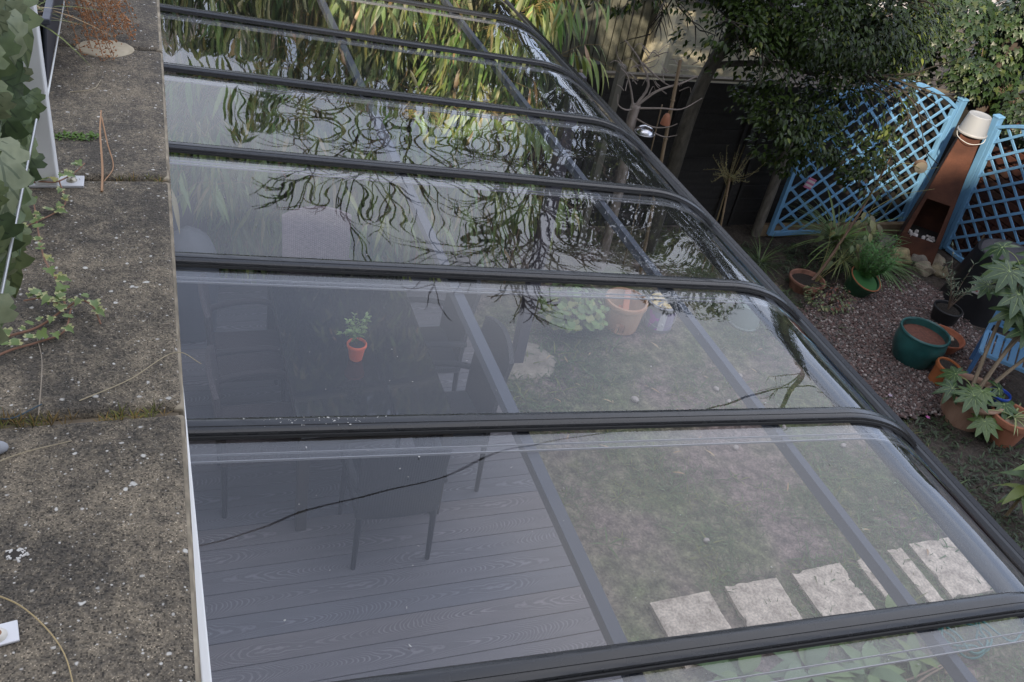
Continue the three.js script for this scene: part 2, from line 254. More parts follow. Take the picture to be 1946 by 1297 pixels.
{
  const v = thing('glazed_veranda', 'veranda with curved clear roof panels between dark grey bars', 'veranda', [0, 0, 0]);
  const bar = phys([0.020, 0.021, 0.023], 0.3, { roughnessMap: texture(256, 256, (u, w) => 0.85 + 0.5 * tilefbm(u, w, 20, 3, 3), false) });
  const rubber = mat([0.012, 0.012, 0.012], 0.6);
  function sweep(sect, z, i0 = 0, i1 = roofPath.length - 1) { // sect: closed outline of [across z, along normal]
    const pos = [], idx = [], uv = [], n = sect.length;
    for (let i = i0; i <= i1; i++) sect.forEach(([a, h], k) => { pos.push(roofPath[i][0] + pathN[i][0] * h, roofPath[i][1] + pathN[i][1] * h, z + a); uv.push(k / n * 0.2, roofPath[i][0]); });
    for (let i = 0; i < i1 - i0; i++) for (let k = 0; k < n; k++) { const a = i * n + k, b = i * n + (k + 1) % n; idx.push(a, b, a + n, b, b + n, a + n); }
    for (const [o, s] of [[0, 1], [(i1 - i0) * n, -1]]) for (let k = 1; k < n - 1; k++) s > 0 ? idx.push(o, o + k + 1, o + k) : idx.push(o, o + k, o + k + 1);
    const g = new THREE.BufferGeometry(); g.setAttribute('position', new THREE.Float32BufferAttribute(pos, 3)); g.setAttribute('uv', new THREE.Float32BufferAttribute(uv, 2)); g.setIndex(idx); return toCreasedNormals(g, 0.5);
  }
  const barSect = [[-0.027, 0.004], [0.027, 0.004], [0.027, 0.0105], [0.024, 0.0165], [0.018, 0.0195], [0.0095, 0.0205], [0.0085, 0.0222], [-0.0085, 0.0222], [-0.0095, 0.0205], [-0.018, 0.0195], [-0.024, 0.0165], [-0.027, 0.0105]];
  const gasket = (s) => [[s * 0.027, 0.0035], [s * 0.034, 0.0035], [s * 0.0315, 0.010], [s * 0.0275, 0.010]];
  for (const z of barZ) {
    part('glazing_bar', sweep(barSect, z), bar, v);
    part('gasket', sweep(gasket(1), z), rubber, v); part('gasket', sweep(gasket(-1).reverse(), z), rubber, v);
  }
  const clear = phys([0.965, 0.972, 0.985], 0.01, { transmission: 0.993, thickness: 0, ior: 1.56 });
  const film = phys([0.95, 0.96, 0.97], 0.03, { transmission: 0.97, thickness: 0, ior: 1.25, specularIntensity: 0.3 });
  const ridge = phys([0.24, 0.24, 0.25], 0.35);
  for (let k = 0; k < barZ.length - 1; k++) {
    const z0 = barZ[k], z1 = barZ[k + 1], nz = 44, ni = roofPath.length * 2 - 1, pos = [], uv = [], idx = [];
    const bow = 0.0022 * fbm(k * 3.7, 1.3, 2) * 2;
    for (let i = 0; i < ni; i++) {
      const a = Math.floor(i / 2), f = (i % 2) / 2, b = Math.min(roofPath.length - 1, a + 1), x = lerp(roofPath[a][0], roofPath[b][0], f), y = lerp(roofPath[a][1], roofPath[b][1], f), nx = lerp(pathN[a][0], pathN[b][0], f), ny = lerp(pathN[a][1], pathN[b][1], f), s = i / ni * 3.0;
      for (let j = 0; j <= nz; j++) {
        const t = j / nz, z = lerp(z0, z1, t), e = Math.sin(Math.PI * t), h = e * (bow + 0.0046 * perlin.noise(s * 1.5 + k * 5.3, z * 1.6, k * 2.1)) + 0.0023 * e * perlin.noise(s * 2.4 + k * 3, z * 3.7, 4 + k) + 0.00009 * perlin.noise(s * 9, z * 13, 8 + k);
        pos.push(x + nx * h, y + ny * h, z); uv.push(s, z);
      }
    }
    for (let i = 0; i < ni - 1; i++) for (let j = 0; j < nz; j++) { const a = i * (nz + 1) + j, b = a + nz + 1; idx.push(a, a + 1, b, a + 1, b + 1, b); }
    const g = new THREE.BufferGeometry(); g.setAttribute('position', new THREE.Float32BufferAttribute(pos, 3)); g.setAttribute('uv', new THREE.Float32BufferAttribute(uv, 2)); g.setIndex(idx); g.computeVertexNormals();
    part('roof_panel', g, clear, v);
    part('edge_strip', sweep([[0.036, -0.004], [0.092, -0.004], [0.092, -0.0055], [0.036, -0.0055]], z0), film, v, 'clear strip under the panel edge');
    for (const [a, w] of [[0.071, 0.0016], [0.0925, 0.0022]]) part('strip_ridge', sweep([[a, -0.0035], [a + w, -0.0035], [a + w, -0.009], [a, -0.009]], z0), ridge, v);
  }
  const al = mat([0.05, 0.058, 0.075], 0.8), al2 = mat([0.06, 0.07, 0.09], 0.9);
  for (const x of [0.815, 1.61]) { const y = 2.67 - 0.085 * x; part('purlin', [rbox(x < 1 ? 0.024 : 0.018, 0.036, 7.6, 0.004, x, y - 0.035, -2.6), rbox(x < 1 ? 0.032 : 0.025, 0.005, 7.6, 0.002, x, y - 0.0145, -2.6)], x < 1 ? al : al2, v); }
  const gx = roofPath[roofPath.length - 1][0], gyy = roofPath[roofPath.length - 1][1];
  const gut = [[-0.075, 0.035], [-0.055, 0.04], [-0.055, -0.045], [0.06, -0.045], [0.06, -0.01], [0.072, 0.0], [0.082, -0.01], [0.082, -0.06], [0.07, -0.07], [-0.06, -0.07], [-0.075, -0.055]].map(([a, h]) => new THREE.Vector2(gx + a, gyy + h));
  part('gutter', new THREE.ExtrudeGeometry(new THREE.Shape(gut), { depth: 7.5, bevelEnabled: false }).translate(0, 0, -6.35), bar, v);
  const lid = [[-0.04, 0.034], [0.03, -0.035], [0.055, -0.02], [0.05, -0.006], [0.03, 0.012], [-0.028, 0.048]].map(([a, h]) => new THREE.Vector2(gx + a, gyy + h));
  part('gutter_trim', new THREE.ExtrudeGeometry(new THREE.Shape(lid), { depth: 7.5, bevelEnabled: false }).translate(0, 0, -6.351), phys([0.022, 0.023, 0.025], 0.5), v);
  for (const z of [-4.95, -2.3 + 2.6]) part('post', rbox(0.085, gyy - 0.07, 0.085, 0.006, 2.38, (gyy - 0.07) / 2, z), phys([0.055, 0.05, 0.065], 0.45), v);
  const r = rngOf(41), ms = []; for (let i = 0; i < 190; i++) { const cl = r() < 0.3, x = cl ? 0.3 + 0.18 * (r() + r() - 1) : 0.05 + r() * 1.75, z = cl ? -1.585 + 0.03 * (r() - 0.5) : -0.3 - 3.4 * r(), y = 2.67 - 0.085 * x; ms.push(aim(V(x, y + (cl ? 0.0222 : 0.004), z), V(r() - 0.5, 0, r() - 0.5), V(0.085, 1, 0), V(0.3 + r() ** 3 * 1.5, 0.3, 0.3 + r() ** 3 * 1.2))); }
  instanced('dirt_speck', new THREE.IcosahedronGeometry(0.0022, 1), mat([0.5, 0.49, 0.46], 0.9), ms, null, v);
}

// ---------------------------------------------------------------- deck, table, chairs
{
  const F = (u, v) => { const c = v - 0.5 + 0.1 * Math.sin(u * 6.283), q = u * 2.4; return 24 * q + 4 * Math.sin(u * 12.566 + 1) + 34 * c * c * (1 + 0.5 * Math.sin(u * 18.85)) + 2.6 * fbm(u * 6, v * 1.6, 1.3, 3) + 0.5 * perlin.noise(u * 50, v * 4, 3); };
  const line = (u, v) => { const f = F(u, v), k = Math.abs((f - Math.floor(f)) - 0.5) * 2; return sstep(0.5, 0.9, k) * clamp(0.6 + 1.4 * fbm(u * 8, v * 3, 7, 2)); };
  const map = texture(2048, 192, (u, v) => { const l = line(u, v), n = 0.9 + 0.2 * hash(u * 2048, v * 192, 2); return [0.118 + 0.085 * l, 0.115 + 0.083 * l, 0.126 + 0.086 * l].map((x) => x * n); });
  const bmp = texture(2048, 192, (u, v) => 0.3 + 0.6 * line(u, v), false);
  const d = thing('deck', 'dark grey woodgrain composite deck under the veranda roof', 'deck', [0, 0, 0]); d.userData.kind = 'structure'; delete d.userData.category;
  part('joist_base', box(2.0, 0.05, 6.6, 1.03, 0.068, -2.75), mat([0.115, 0.113, 0.126], 0.9), d);
  const mats = [0, 1, 2, 3].map((k) => { const t = map.clone(), b = bmp.clone(); for (const q of [t, b]) { q.repeat.set(0.42, 1 / 0.1435); q.offset.set(0.31 * k, 0); q.needsUpdate = true; } return mat([0.95 + 0.06 * k, 0.97 + 0.03 * k, 1], 0.62, { map: t, bumpMap: b, bumpScale: 0.0007 }); });
  const g0 = rbox(2.06, 0.024, 0.1435, 0.0025, 0, 0, 0, 2); const p = g0.index ? g0.toNonIndexed() : g0, uv = new Float32Array(p.attributes.position.count * 2); for (let i = 0; i < p.attributes.position.count; i++) { uv[2 * i] = p.attributes.position.getX(i); uv[2 * i + 1] = p.attributes.position.getZ(i) + 0.07175; } p.setAttribute('uv', new THREE.BufferAttribute(uv, 2));
  for (let i = 0; i < 44; i++) { const b = part('deck_board', p, mats[(i * 7 + (i >> 2)) % 4], d); b.position.set(1.045, 0.108, -6.0 + 0.1477 * i); b.rotation.y = i % 3 === 1 ? Math.PI : 0; }
  part('deck_edge', rbox(0.024, 0.11, 6.6, 0.003, 2.09, 0.064, -2.75), mat([0.05, 0.05, 0.057], 0.6), d);
}
{
  const t = thing('dining_table', 'long black glass topped dining table under the roof', 'table', [0.975, 0.12, -4.24]);
  part('tabletop', rbox(0.83, 0.012, 1.62, 0.005, 0, 0.737, 0, 3), phys([0.012, 0.012, 0.014], 0.03, { ior: 1.6 }), t);
  const fm = mat([0.05, 0.042, 0.035], 0.6);
  part('table_frame', [rbox(0.83, 0.06, 0.04, 0.005, 0, 0.7, 0.78), rbox(0.83, 0.06, 0.04, 0.005, 0, 0.7, -0.78), rbox(0.04, 0.06, 1.52, 0.005, 0.395, 0.7, 0), rbox(0.04, 0.06, 1.52, 0.005, -0.395, 0.7, 0)], fm, t);
  for (const [x, z] of [[1, 1], [1, -1], [-1, 1], [-1, -1]]) part('leg', rbox(0.06, 0.675, 0.06, 0.006, 0.385 * x, 0.337, 0.74 * z), fm, t);
}
function weave(a, b) { return texture(256, 256, (u, v) => { const n = 16, i = Math.floor(u * n), j = Math.floor(v * n * 2), fu = u * n - i, fv = v * n * 2 - j, over = (i + j) % 2, k = 0.35 + 0.3 * over + 0.35 * hash(i, j, 3); return [0, 1, 2].map((e) => lerp(a[e], b[e], k)); }); }
const weaveBump = texture(256, 256, (u, v) => { const n = 16, i = Math.floor(u * n), j = Math.floor(v * n * 2), fu = u * n - i, fv = v * n * 2 - j; return (i + j) % 2 ? Math.sin(Math.PI * fu) * Math.sin(Math.PI * fv) ** 0.5 : 0.5 * Math.sin(Math.PI * fv); }, false);
function chairMat(a, b) { const t = weave(a, b); t.repeat.set(4.5, 4.5); const w = weaveBump.clone(); w.repeat.set(4.5, 4.5); w.needsUpdate = true; return mat([1, 1, 1], 0.5, { map: t, bumpMap: w, bumpScale: 0.004 }); }
function backPanel(w, h, arch, bend) { // woven back with an arched top, slightly hollow
  const g = new THREE.BoxGeometry(w, h, 0.028, 14, 10, 1), p = g.attributes.position;
  for (let i = 0; i < p.count; i++) { const x = p.getX(i), y = p.getY(i) + h / 2, u = x / (w / 2); const yy = y * (1 + arch * (1 - u * u) / h * (y / h)); p.setXYZ(i, x * (1 + 0.05 * (y / h)), yy, p.getZ(i) - bend * (1 - u * u) - 0.14 * yy * yy); }
  g.computeVertexNormals(); return uvBox(toCreasedNormals(g, 0.6), 1);
}
function makeChair(label, m, leg, pos, turn, high = 0) { // faces +z
  const c = thing('dining_chair', label, 'chair', pos, turn, 'chairs round the dining table');
  part('seat', uvBox(rbox(0.45, 0.06, 0.44, 0.02, 0, 0.42, 0.0), 1), m, c);
  part('backrest', backPanel(0.43, 0.46 + high, 0.05, 0.02).translate(0, 0.40, -0.2), m, c);
  for (const s of [-1, 1]) {
    part('leg', tube([[0.205 * s, 0.41, 0.19], [0.21 * s, 0, 0.2]], 0.018, 0.014, 10), leg, c);
    part('leg', tube([[0.2 * s, 0.42, -0.2], [0.208 * s, 0, -0.205]], 0.018, 0.014, 10), leg, c);
    part('armrest', tube(smooth([[0.222 * s, 0.62, -0.22], [0.24 * s, 0.645, -0.08], [0.24 * s, 0.64, 0.14], [0.228 * s, 0.56, 0.2], [0.215 * s, 0.42, 0.2]], 14), 0.02, 0.018, 8), m, c);
  }
  return c;
}
const dark = chairMat([0.010, 0.010, 0.012], [0.032, 0.032, 0.036]), brown = chairMat([0.11, 0.085, 0.095], [0.34, 0.27, 0.29]), dkLeg = mat([0.02, 0.02, 0.022], 0.5), dim = chairMat([0.025, 0.02, 0.02], [0.065, 0.05, 0.05]);
makeChair('near dark woven chair with its back to the open deck boards', dark, dkLeg, [1.035, 0.12, -3.37], Math.PI);
makeChair('brown wicker chair with arched back at the far end of the table by the bamboo', brown, dkLeg, [0.905, 0.12, -5.06], 0, 0.1);
makeChair('dark high backed chair right of the table, nearer the bamboo', dark, dkLeg, [1.47, 0.12, -4.5], -Math.PI / 2, 0.14);
makeChair('dark high backed chair right of the table, nearer the bare deck', dark, dkLeg, [1.46, 0.12, -3.83], -Math.PI / 2, 0.14);
makeChair('dim chair left of the table, nearer the bamboo', dim, dkLeg, [0.40, 0.12, -4.55], Math.PI / 2, 0.02);
makeChair('dim chair left of the table, nearer the parapet joint', dim, dkLeg, [0.40, 0.12, -3.85], Math.PI / 2, 0.02);
function potShape(r0, r1, h, rimH, rimW, wall = 0.012) { return lathe([[0.0005, 0.0], [r0 - 0.006, 0], [r0, 0.006], [lerp(r0, r1, (h - rimH) / h), h - rimH - 0.003], [r1 + rimW * 0.6, h - rimH], [r1 + rimW, h - rimH + 0.004], [r1 + rimW, h - 0.006], [r1 + rimW - 0.004, h], [r1 - wall + 0.004, h], [r1 - wall, h - 0.005], [lerp(r0, r1, 0.2) - wall, h * 0.2], [0.0005, h * 0.18]], 44); }
function terra(a = [0.30, 0.115, 0.06], b = [0.40, 0.18, 0.10], s = 3) { const m = tone(a, b, 6, s, 256); m.repeat.set(2, 1); return mat([1, 1, 1], 0.85, { map: m }); }
function soilDisc(r, y) { const g = new THREE.CircleGeometry(r, 26, 0, 6.2832).rotateX(-Math.PI / 2).translate(0, y, 0); return g; }
const soilM = soilMat(6);
{
  const p = thing('potted_plant', 'small bright orange plant pot with a leafy cutting standing on the dining table', 'potted plant', [0.95, 0.863, -4.05]);
  part('pot', potShape(0.037, 0.053, 0.115, 0.022, 0.004, 0.006), mat([0.86, 0.15, 0.05], 0.6), p); part('soil', soilDisc(0.046, 0.1), soilM, p);
  const r = rngOf(9), lg = blade(0.026, 0.015, { nu: 3, curl: 0.3 }), st = [], ms = [], cs = [];
  for (let k = 0; k < 9; k++) { const a = r() * 6.28, l = 0.09 + r() * 0.09, b = smooth([[0, 0.1, 0], [Math.cos(a) * 0.03, 0.1 + l * 0.6, Math.sin(a) * 0.03], [Math.cos(a) * (0.05 + 0.05 * r()), 0.1 + l, Math.sin(a) * 0.07]], 8); st.push(tube(b, 0.0016, 0.001, 4)); for (let i = 3; i <= 8; i++) for (let q = 0; q < 4; q++) { ms.push(aim(b[i], V(r() - 0.5, r() * 0.5, r() - 0.5), UP, 0.7 + r() * 0.6)); const g = 0.7 + r() * 0.7; cs.push([0.2 * g, 0.3 * g, 0.08 * g]); } }
  part('stem', st, mat([0.12, 0.1, 0.04], 0.8), p); instanced('leaves', lg, leafMat([1, 1, 1], 0.5, 0.3), ms, cs, p);
}

// ---------------------------------------------------------------- things on the lawn below the roof
{
  const r = rngOf(21), g = new THREE.IcosahedronGeometry(0.25, 5), p = g.attributes.position; for (let i = 0; i < p.count; i++) { const v = V().fromBufferAttribute(p, i), k = 1 + 0.35 * fbm(v.x * 6, v.z * 6, 2 + v.y, 4); p.setXYZ(i, v.x * k * 0.86, Math.max(-0.03, v.y * 0.2 * (1 + 0.8 * fbm(v.x * 20, v.z * 20, 5))), v.z * k * 0.8); } g.computeVertexNormals();
  const c = tag(top('concrete_footing', uvBox(g, 1), mat([1, 1, 1], 0.95, { map: tone([0.17, 0.145, 0.11], [0.33, 0.29, 0.23], 8, 2) })), 'rough lump of concrete round the foot of the veranda post', 'footing'); c.position.set(2.43, 0.0, -4.98); c.scale.set(1.3, 0.8, 1.2);
}
{
  const m = (s) => { const t = texture(256, 256, (u, v) => { const a = clamp(0.5 + 1.4 * tilefbm(u, v, 6, s, 5)), b = tilefbm(u, v, 30, s + 3, 3), k = 0.8 + 0.4 * hash(u * 256, v * 256, s), q = 0.82 + 0.3 * sstep(-0.2, 0.2, b); return [lerp(0.33, 0.56, a) * k * q, lerp(0.275, 0.48, a) * k * q, lerp(0.22, 0.39, a) * k * q]; }); t.repeat.set(2, 2); return mat([1, 1, 1], 0.95, { map: t, bumpMap: soilBump, bumpScale: 0.004 }); };
  const ms = [m(1), m(5), m(9)];
  const slabG = (w, k) => { const g = new THREE.BoxGeometry(w, 0.045, 0.44, 22, 2, 24), p = g.attributes.position; for (let i = 0; i < p.count; i++) { const x = p.getX(i), y = p.getY(i), z = p.getZ(i), ex = w / 2 - Math.abs(x), ez = 0.22 - Math.abs(z), e = Math.min(ex, ez), near = 1 - sstep(0, 0.03, e), n = fbm(x * 14 + k * 3, z * 14, k, 3), ch = Math.max(0, fbm(x * 7, z * 7, k + 9, 2) - 0.12); p.setXYZ(i, x - Math.sign(x) * (ex < 0.012 ? 0.008 * Math.abs(n) + 0.07 * ch : 0), y - (y > 0 ? near * (0.004 + 0.03 * ch) : 0) + (y > 0 ? 0.002 * n : 0), z - Math.sign(z) * (ez < 0.012 ? 0.008 * Math.abs(n) + 0.07 * ch : 0)); } g.computeVertexNormals(); return toCreasedNormals(g, 0.7); };
  const rows = [[2.462, 2.862, 'leftmost square slab in the row of pavers, next to the deck edge'], [2.965, 3.335, 'square slab in the row of pavers, second from the deck, with streaked face'], [3.465, 3.84, 'pinkish square slab in the row of pavers with a leaf lying over it'], [3.955, 4.115, 'narrow slab in the row of pavers, the one nearer the deck, with cracked end'], [4.235, 4.35, 'narrow slab in the row of pavers, the one beside the big far slab'], [4.425, 4.82, 'large plain slab at the far end of the paver row from the deck']];
  rows.forEach(([x0, x1, label], i) => { const o = tag(top('paving_slab', uvBox(slabG(x1 - x0, i), 1, i * 0.31), ms[i % 3]), label, 'paving slab', 'paving slabs set in the lawn'); o.position.set((x0 + x1) / 2, 0.008, -2.49 - 0.02 * i); o.rotation.y = [0.03, -0.02, 0.04, -0.01, 0.02, 0.0][i]; });
}
{ // strawberry pot with an arched hole at the foot
  const p = thing('terracotta_planter', 'tall terracotta planter with an arched hole at its foot beside the leafy bush', 'planter', [3.42, 0, -5.34], -0.5); p.scale.set(1.05, 0.9, 1.05);
  const body = new Brush(lathe([[0.0005, 0], [0.125, 0], [0.135, 0.02], [0.158, 0.25], [0.165, 0.255], [0.17, 0.265], [0.17, 0.3], [0.163, 0.305], [0.150, 0.305], [0.146, 0.3], [0.118, 0.03], [0.0005, 0.028]], 48)), cut = new Brush(mergeGeometries([box(0.075, 0.06, 0.2, 0, 0.06, 0.12), new THREE.CylinderGeometry(0.0375, 0.0375, 0.2, 24).rotateX(Math.PI / 2).translate(0, 0.09, 0.12)].map(plain)));
  body.updateMatrixWorld(); cut.updateMatrixWorld(); let geo; try { const ev = new Evaluator(); ev.attributes = ['position', 'normal', 'uv']; const c2 = new Brush(new THREE.CapsuleGeometry(0.036, 0.05, 6, 20).rotateX(0).scale(1, 1, 3).translate(0, 0.075, 0.13)); c2.updateMatrixWorld(); geo = ev.evaluate(body, c2, SUBTRACTION).geometry; } catch (e) { geo = body.geometry; }
  const t = tone([0.40, 0.20, 0.11], [0.52, 0.37, 0.24], 4, 8); part('pot', geo, mat([1, 1, 1], 0.9, { map: t }), p);
  part('strap', [rbox(0.05, 0.035, 0.3, 0.01, 0.0, 0.285, 0)], mat([0.45, 0.18, 0.1], 0.9), p); part('strap', [rbox(0.04, 0.03, 0.12, 0.01, -0.03, 0.24, 0.09)], mat([0.5, 0.17, 0.08], 0.9), p);
}
{
  const c = thing('paint_can', 'old metal paint can with a yellowed lid and purple label beside the terracotta planter', 'can', [3.76, 0, -5.33], -0.5); c.scale.set(1.15, 0.98, 1.15);
  part('body', lathe([[0.0005, 0], [0.108, 0], [0.112, 0.006], [0.108, 0.012], [0.108, 0.235], [0.114, 0.24], [0.116, 0.247], [0.114, 0.254], [0.1, 0.254]], 44), phys([0.28, 0.28, 0.30], 0.4, { metalness: 0.6 }), c);
  part('label_band', lathe([[0.1088, 0.03], [0.1095, 0.032], [0.1095, 0.2], [0.1088, 0.202]], 44), mat([1, 1, 1], 0.6, { map: texture(256, 128, (u, v) => { const s = fbm(u * 14, v * 5, 2, 3); if (v > 0.72) return [0.10, 0.12, 0.17]; if (u % 0.25 < 0.07 && v > 0.15) return [0.55, 0.55, 0.58]; return u % 0.5 < 0.22 ? [0.30, 0.26, 0.36] : s > 0.06 ? [0.34, 0.10, 0.40] : [0.20, 0.20, 0.28]; }) }), c);
  part('lid', lathe([[0.0005, 0.246], [0.085, 0.246], [0.09, 0.252], [0.1, 0.2555]], 40), mat([1, 1, 1], 0.8, { map: texture(128, 128, (u, v) => fbm(u * 6, v * 2, 6, 4) + 0.16 - v * 0.5 > 0.12 ? [0.2, 0.21, 0.24] : [0.66, 0.52, 0.27]) }), c);
  part('handle', tube(smooth([[-0.113, 0.2, 0], [-0.1, 0.12, 0.09], [0, 0.08, 0.135], [0.1, 0.12, 0.09], [0.113, 0.2, 0]], 18), 0.002, 0.002, 5), mat([0.3, 0.3, 0.3], 0.5), c);
}
{
  const c = thing('plastic_bucket', 'upturned pale bucket on the lawn seen through the curve of the roof', 'bucket', [4.6, 0, -5.3]);
  part('body', lathe([[0.125, 0], [0.13, 0.004], [0.128, 0.012], [0.108, 0.2], [0.1, 0.208], [0.0005, 0.208]], 40), phys([0.2, 0.25, 0.22], 0.4), c); part('rim', lathe([[0.129, 0.0], [0.138, 0.002], [0.138, 0.016], [0.129, 0.018]], 40), phys([0.24, 0.29, 0.26], 0.4), c);
}
function leafyBush(name, label, category, pos, { n = 220, R = [0.3, 0.24, 0.28], leaf, m, seed = 1, cols, stems = 8, stemMat, singles = n, group, face = 0.6 }) {
  const b = thing(name, label, category, pos, 0, group), r = rngOf(seed), st = [];
  for (let k = 0; k < stems; k++) { const a = r() * 6.283, q = 0.4 + 0.5 * r(); st.push(tube(smooth([[0, 0, 0], [Math.cos(a) * R[0] * q * 0.4, R[1] * 0.9, Math.sin(a) * R[2] * q * 0.4], [Math.cos(a) * R[0] * q, R[1] * (1.2 + 0.6 * r()), Math.sin(a) * R[2] * q]], 8), 0.006, 0.002, 5)); }
  part('stem', st, stemMat ?? mat([0.1, 0.07, 0.04], 0.9), b);
  const mats = [], vs = (cols ?? [[1, 1, 1]]).map((c) => { const x = m.clone(); x.color.setRGB(...c); return x; });
  for (let i = 0; i < n; i++) { const a = r() * 6.283, e = Math.acos(r() * 1.35 - 0.35), q = 0.72 + 0.28 * r(), d = V(Math.sin(e) * Math.cos(a), Math.cos(e), Math.sin(e) * Math.sin(a)), p = V(d.x * R[0] * q, R[1] * (1 + d.y * q), d.z * R[2] * q); mats.push(aim(p, V(d.x + (r() - 0.5), -0.25 + (r() - 0.5) * 0.6, d.z + (r() - 0.5)), V(d.x * face, 1, d.z * face), 0.7 + r() * 0.6, (r() - 0.5) * 0.6)); }
  for (let i = 0; i < Math.min(singles, n); i++) place(part('leaf', leaf, vs[Math.floor(r() * vs.length)], b), mats[i]);
  if (n > singles) instanced('leaves', leaf, m, mats.slice(singles), mats.slice(singles).map(() => vs[Math.floor(r() * vs.length)].color.toArray()), b);
  return b;
}
const roundLeaf = outlineLeaf([[0.001, 0], [0.03, -0.008], [0.042, 0.012], [0.036, 0.022], [0.045, 0.034], [0.034, 0.045], [0.03, 0.058], [0.014, 0.058], [0.001, 0.062]], { fold: 0.3, curl: 0.3 });
leafyBush('leafy_bush', 'round leafed green bush on the lawn left of the terracotta planter', 'bush', [3.0, 0, -5.42], { n: 300, R: [0.3, 0.17, 0.3], leaf: roundLeaf.clone().scale(0.72, 0.72, 0.72), m: leafMat([0.1, 0.16, 0.05], 0.6, 0.3), cols: [[0.17, 0.27, 0.075], [0.22, 0.33, 0.10], [0.13, 0.20, 0.07], [0.32, 0.34, 0.12]], seed: 3 });
function rosette(label, pos, n, L, seed, c = [0.09, 0.16, 0.06]) { const t = thing('border_plant', label, 'plant', pos, 0, 'low leafy plants below the nearest panel'), r = rngOf(seed), g = [blade(L, L * 0.46, { nu: 9, curl: 0.45, fold: 0.28, wave: 0.03 }), blade(L * 0.8, L * 0.4, { nu: 9, curl: 0.7, fold: 0.2, wave: 0.04 })], m = leafMat(c, 0.65, 0.25), m2 = leafMat([c[0] * 1.35, c[1] * 1.25, c[2]], 0.65, 0.25); for (let i = 0; i < n; i++) { const a = i * 2.4 + r(), e = 0.15 + 0.7 * r(); place(part('leaf', g[i % 2], r() < 0.4 ? m2 : m, t), aim(V(Math.cos(a) * 0.02, 0.01 + 0.004 * i, Math.sin(a) * 0.02), V(Math.cos(a), e, Math.sin(a)), UP, 0.75 + r() * 0.4)); } part('crown', new THREE.SphereGeometry(0.025, 10, 6).scale(1, 0.6, 1), m, t); return t; }
rosette('big crinkled leaf plant under the bottom edge, nearest the deck', [2.75, 0, -2.14], 11, 0.24, 4);
rosette('crinkled leaf plant under the bottom panel, second from the deck', [3.15, 0, -2.12], 12, 0.24, 6, [0.1, 0.17, 0.07]);
rosette('low green plant under the bottom panel beside the twigs', [3.5, 0, -2.02], 12, 0.2, 8);
rosette('small plant under the bottom panel beside the teal hose', [3.85, 0, -2.06], 9, 0.15, 11, [0.1, 0.15, 0.04]);
rosette('long leaved plant whose leaf lies over the pink slab', [3.9, 0, -2.36], 4, 0.28, 14, [0.11, 0.17, 0.07]);
{
  const pts = []; for (let i = 0; i < 90; i++) { const a = i * 0.28, q = 0.13 + 0.03 * Math.sin(i * 0.7); pts.push([Math.cos(a) * q + 0.02 * Math.sin(i), 0.012 + 0.0011 * i, Math.sin(a) * q]); } pts.push([0.3, 0.03, 0.1], [0.45, 0.02, 0.05]);
  const h = tag(top('garden_hose', tube(smooth(pts, 400), 0.007, 0.007, 8), mat([0.02, 0.12, 0.105], 0.5)), 'coiled teal garden hose on the ground under the bottom panel', 'hose'); h.position.set(4.27, 0, -2.12);
  const r = rngOf(31); [['longest bare stick lying under the bottom panel', 3.55, -1.93, 0.9, 0.1], ['second bare stick lying beside the longest one', 3.7, -1.88, 0.75, 0.25], ['short crooked stick near the teal hose', 4.1, -2.06, 0.35, 0.9]].forEach(([l, x, z, L, a]) => { const o = tag(top('fallen_stick', tube(smooth([[-L / 2, 0, 0], [-L / 6, 0.012, 0.02 * (r() - 0.5)], [L / 5, 0.006, 0.03 * (r() - 0.5)], [L / 2, 0.01, 0]], 12), 0.011, 0.005, 7), mat([0.22, 0.16, 0.11], 0.9)), l, 'stick', 'sticks below the bottom panel'); o.position.set(x, 0.02, z); o.rotation.y = a; });
}
{ // dry leaves on the lawn
  const g = blade(0.075, 0.011, { nu: 4, curl: 0.25, fold: 0.5 }), m = [mat([0.42, 0.31, 0.18], 0.8), mat([0.34, 0.22, 0.12], 0.8)], r = rngOf(66);
  for (let i = 0; i < 26; i++) { const x = 2.3 + 2.6 * r(), z = -5 + 2.3 * r(), o = tag(top('fallen_leaf', g, m[i % 2]), 'narrow dry bamboo leaf fallen on the lawn below the roof', 'leaf', 'dry leaves scattered on the lawn'); place(o, aim(V(x, 0.03, z), V(r() - 0.5, 0.1, r() - 0.5), UP, 0.6 + r() * 0.7)); }
  const s = rngOf(67), sg = new THREE.IcosahedronGeometry(0.022, 1).scale(1, 0.6, 0.8); for (let i = 0; i < 9; i++) { const o = tag(top('pebble', sg, mat([0.35, 0.31, 0.28], 0.9)), 'small pale stone lying in the grass below the roof', 'stone', 'small stones on the lawn'); o.position.set(2.3 + 2.3 * s(), 0.02, -4.6 + 2.0 * s()); o.rotation.y = s() * 6; o.scale.setScalar(0.6 + s()); }
}
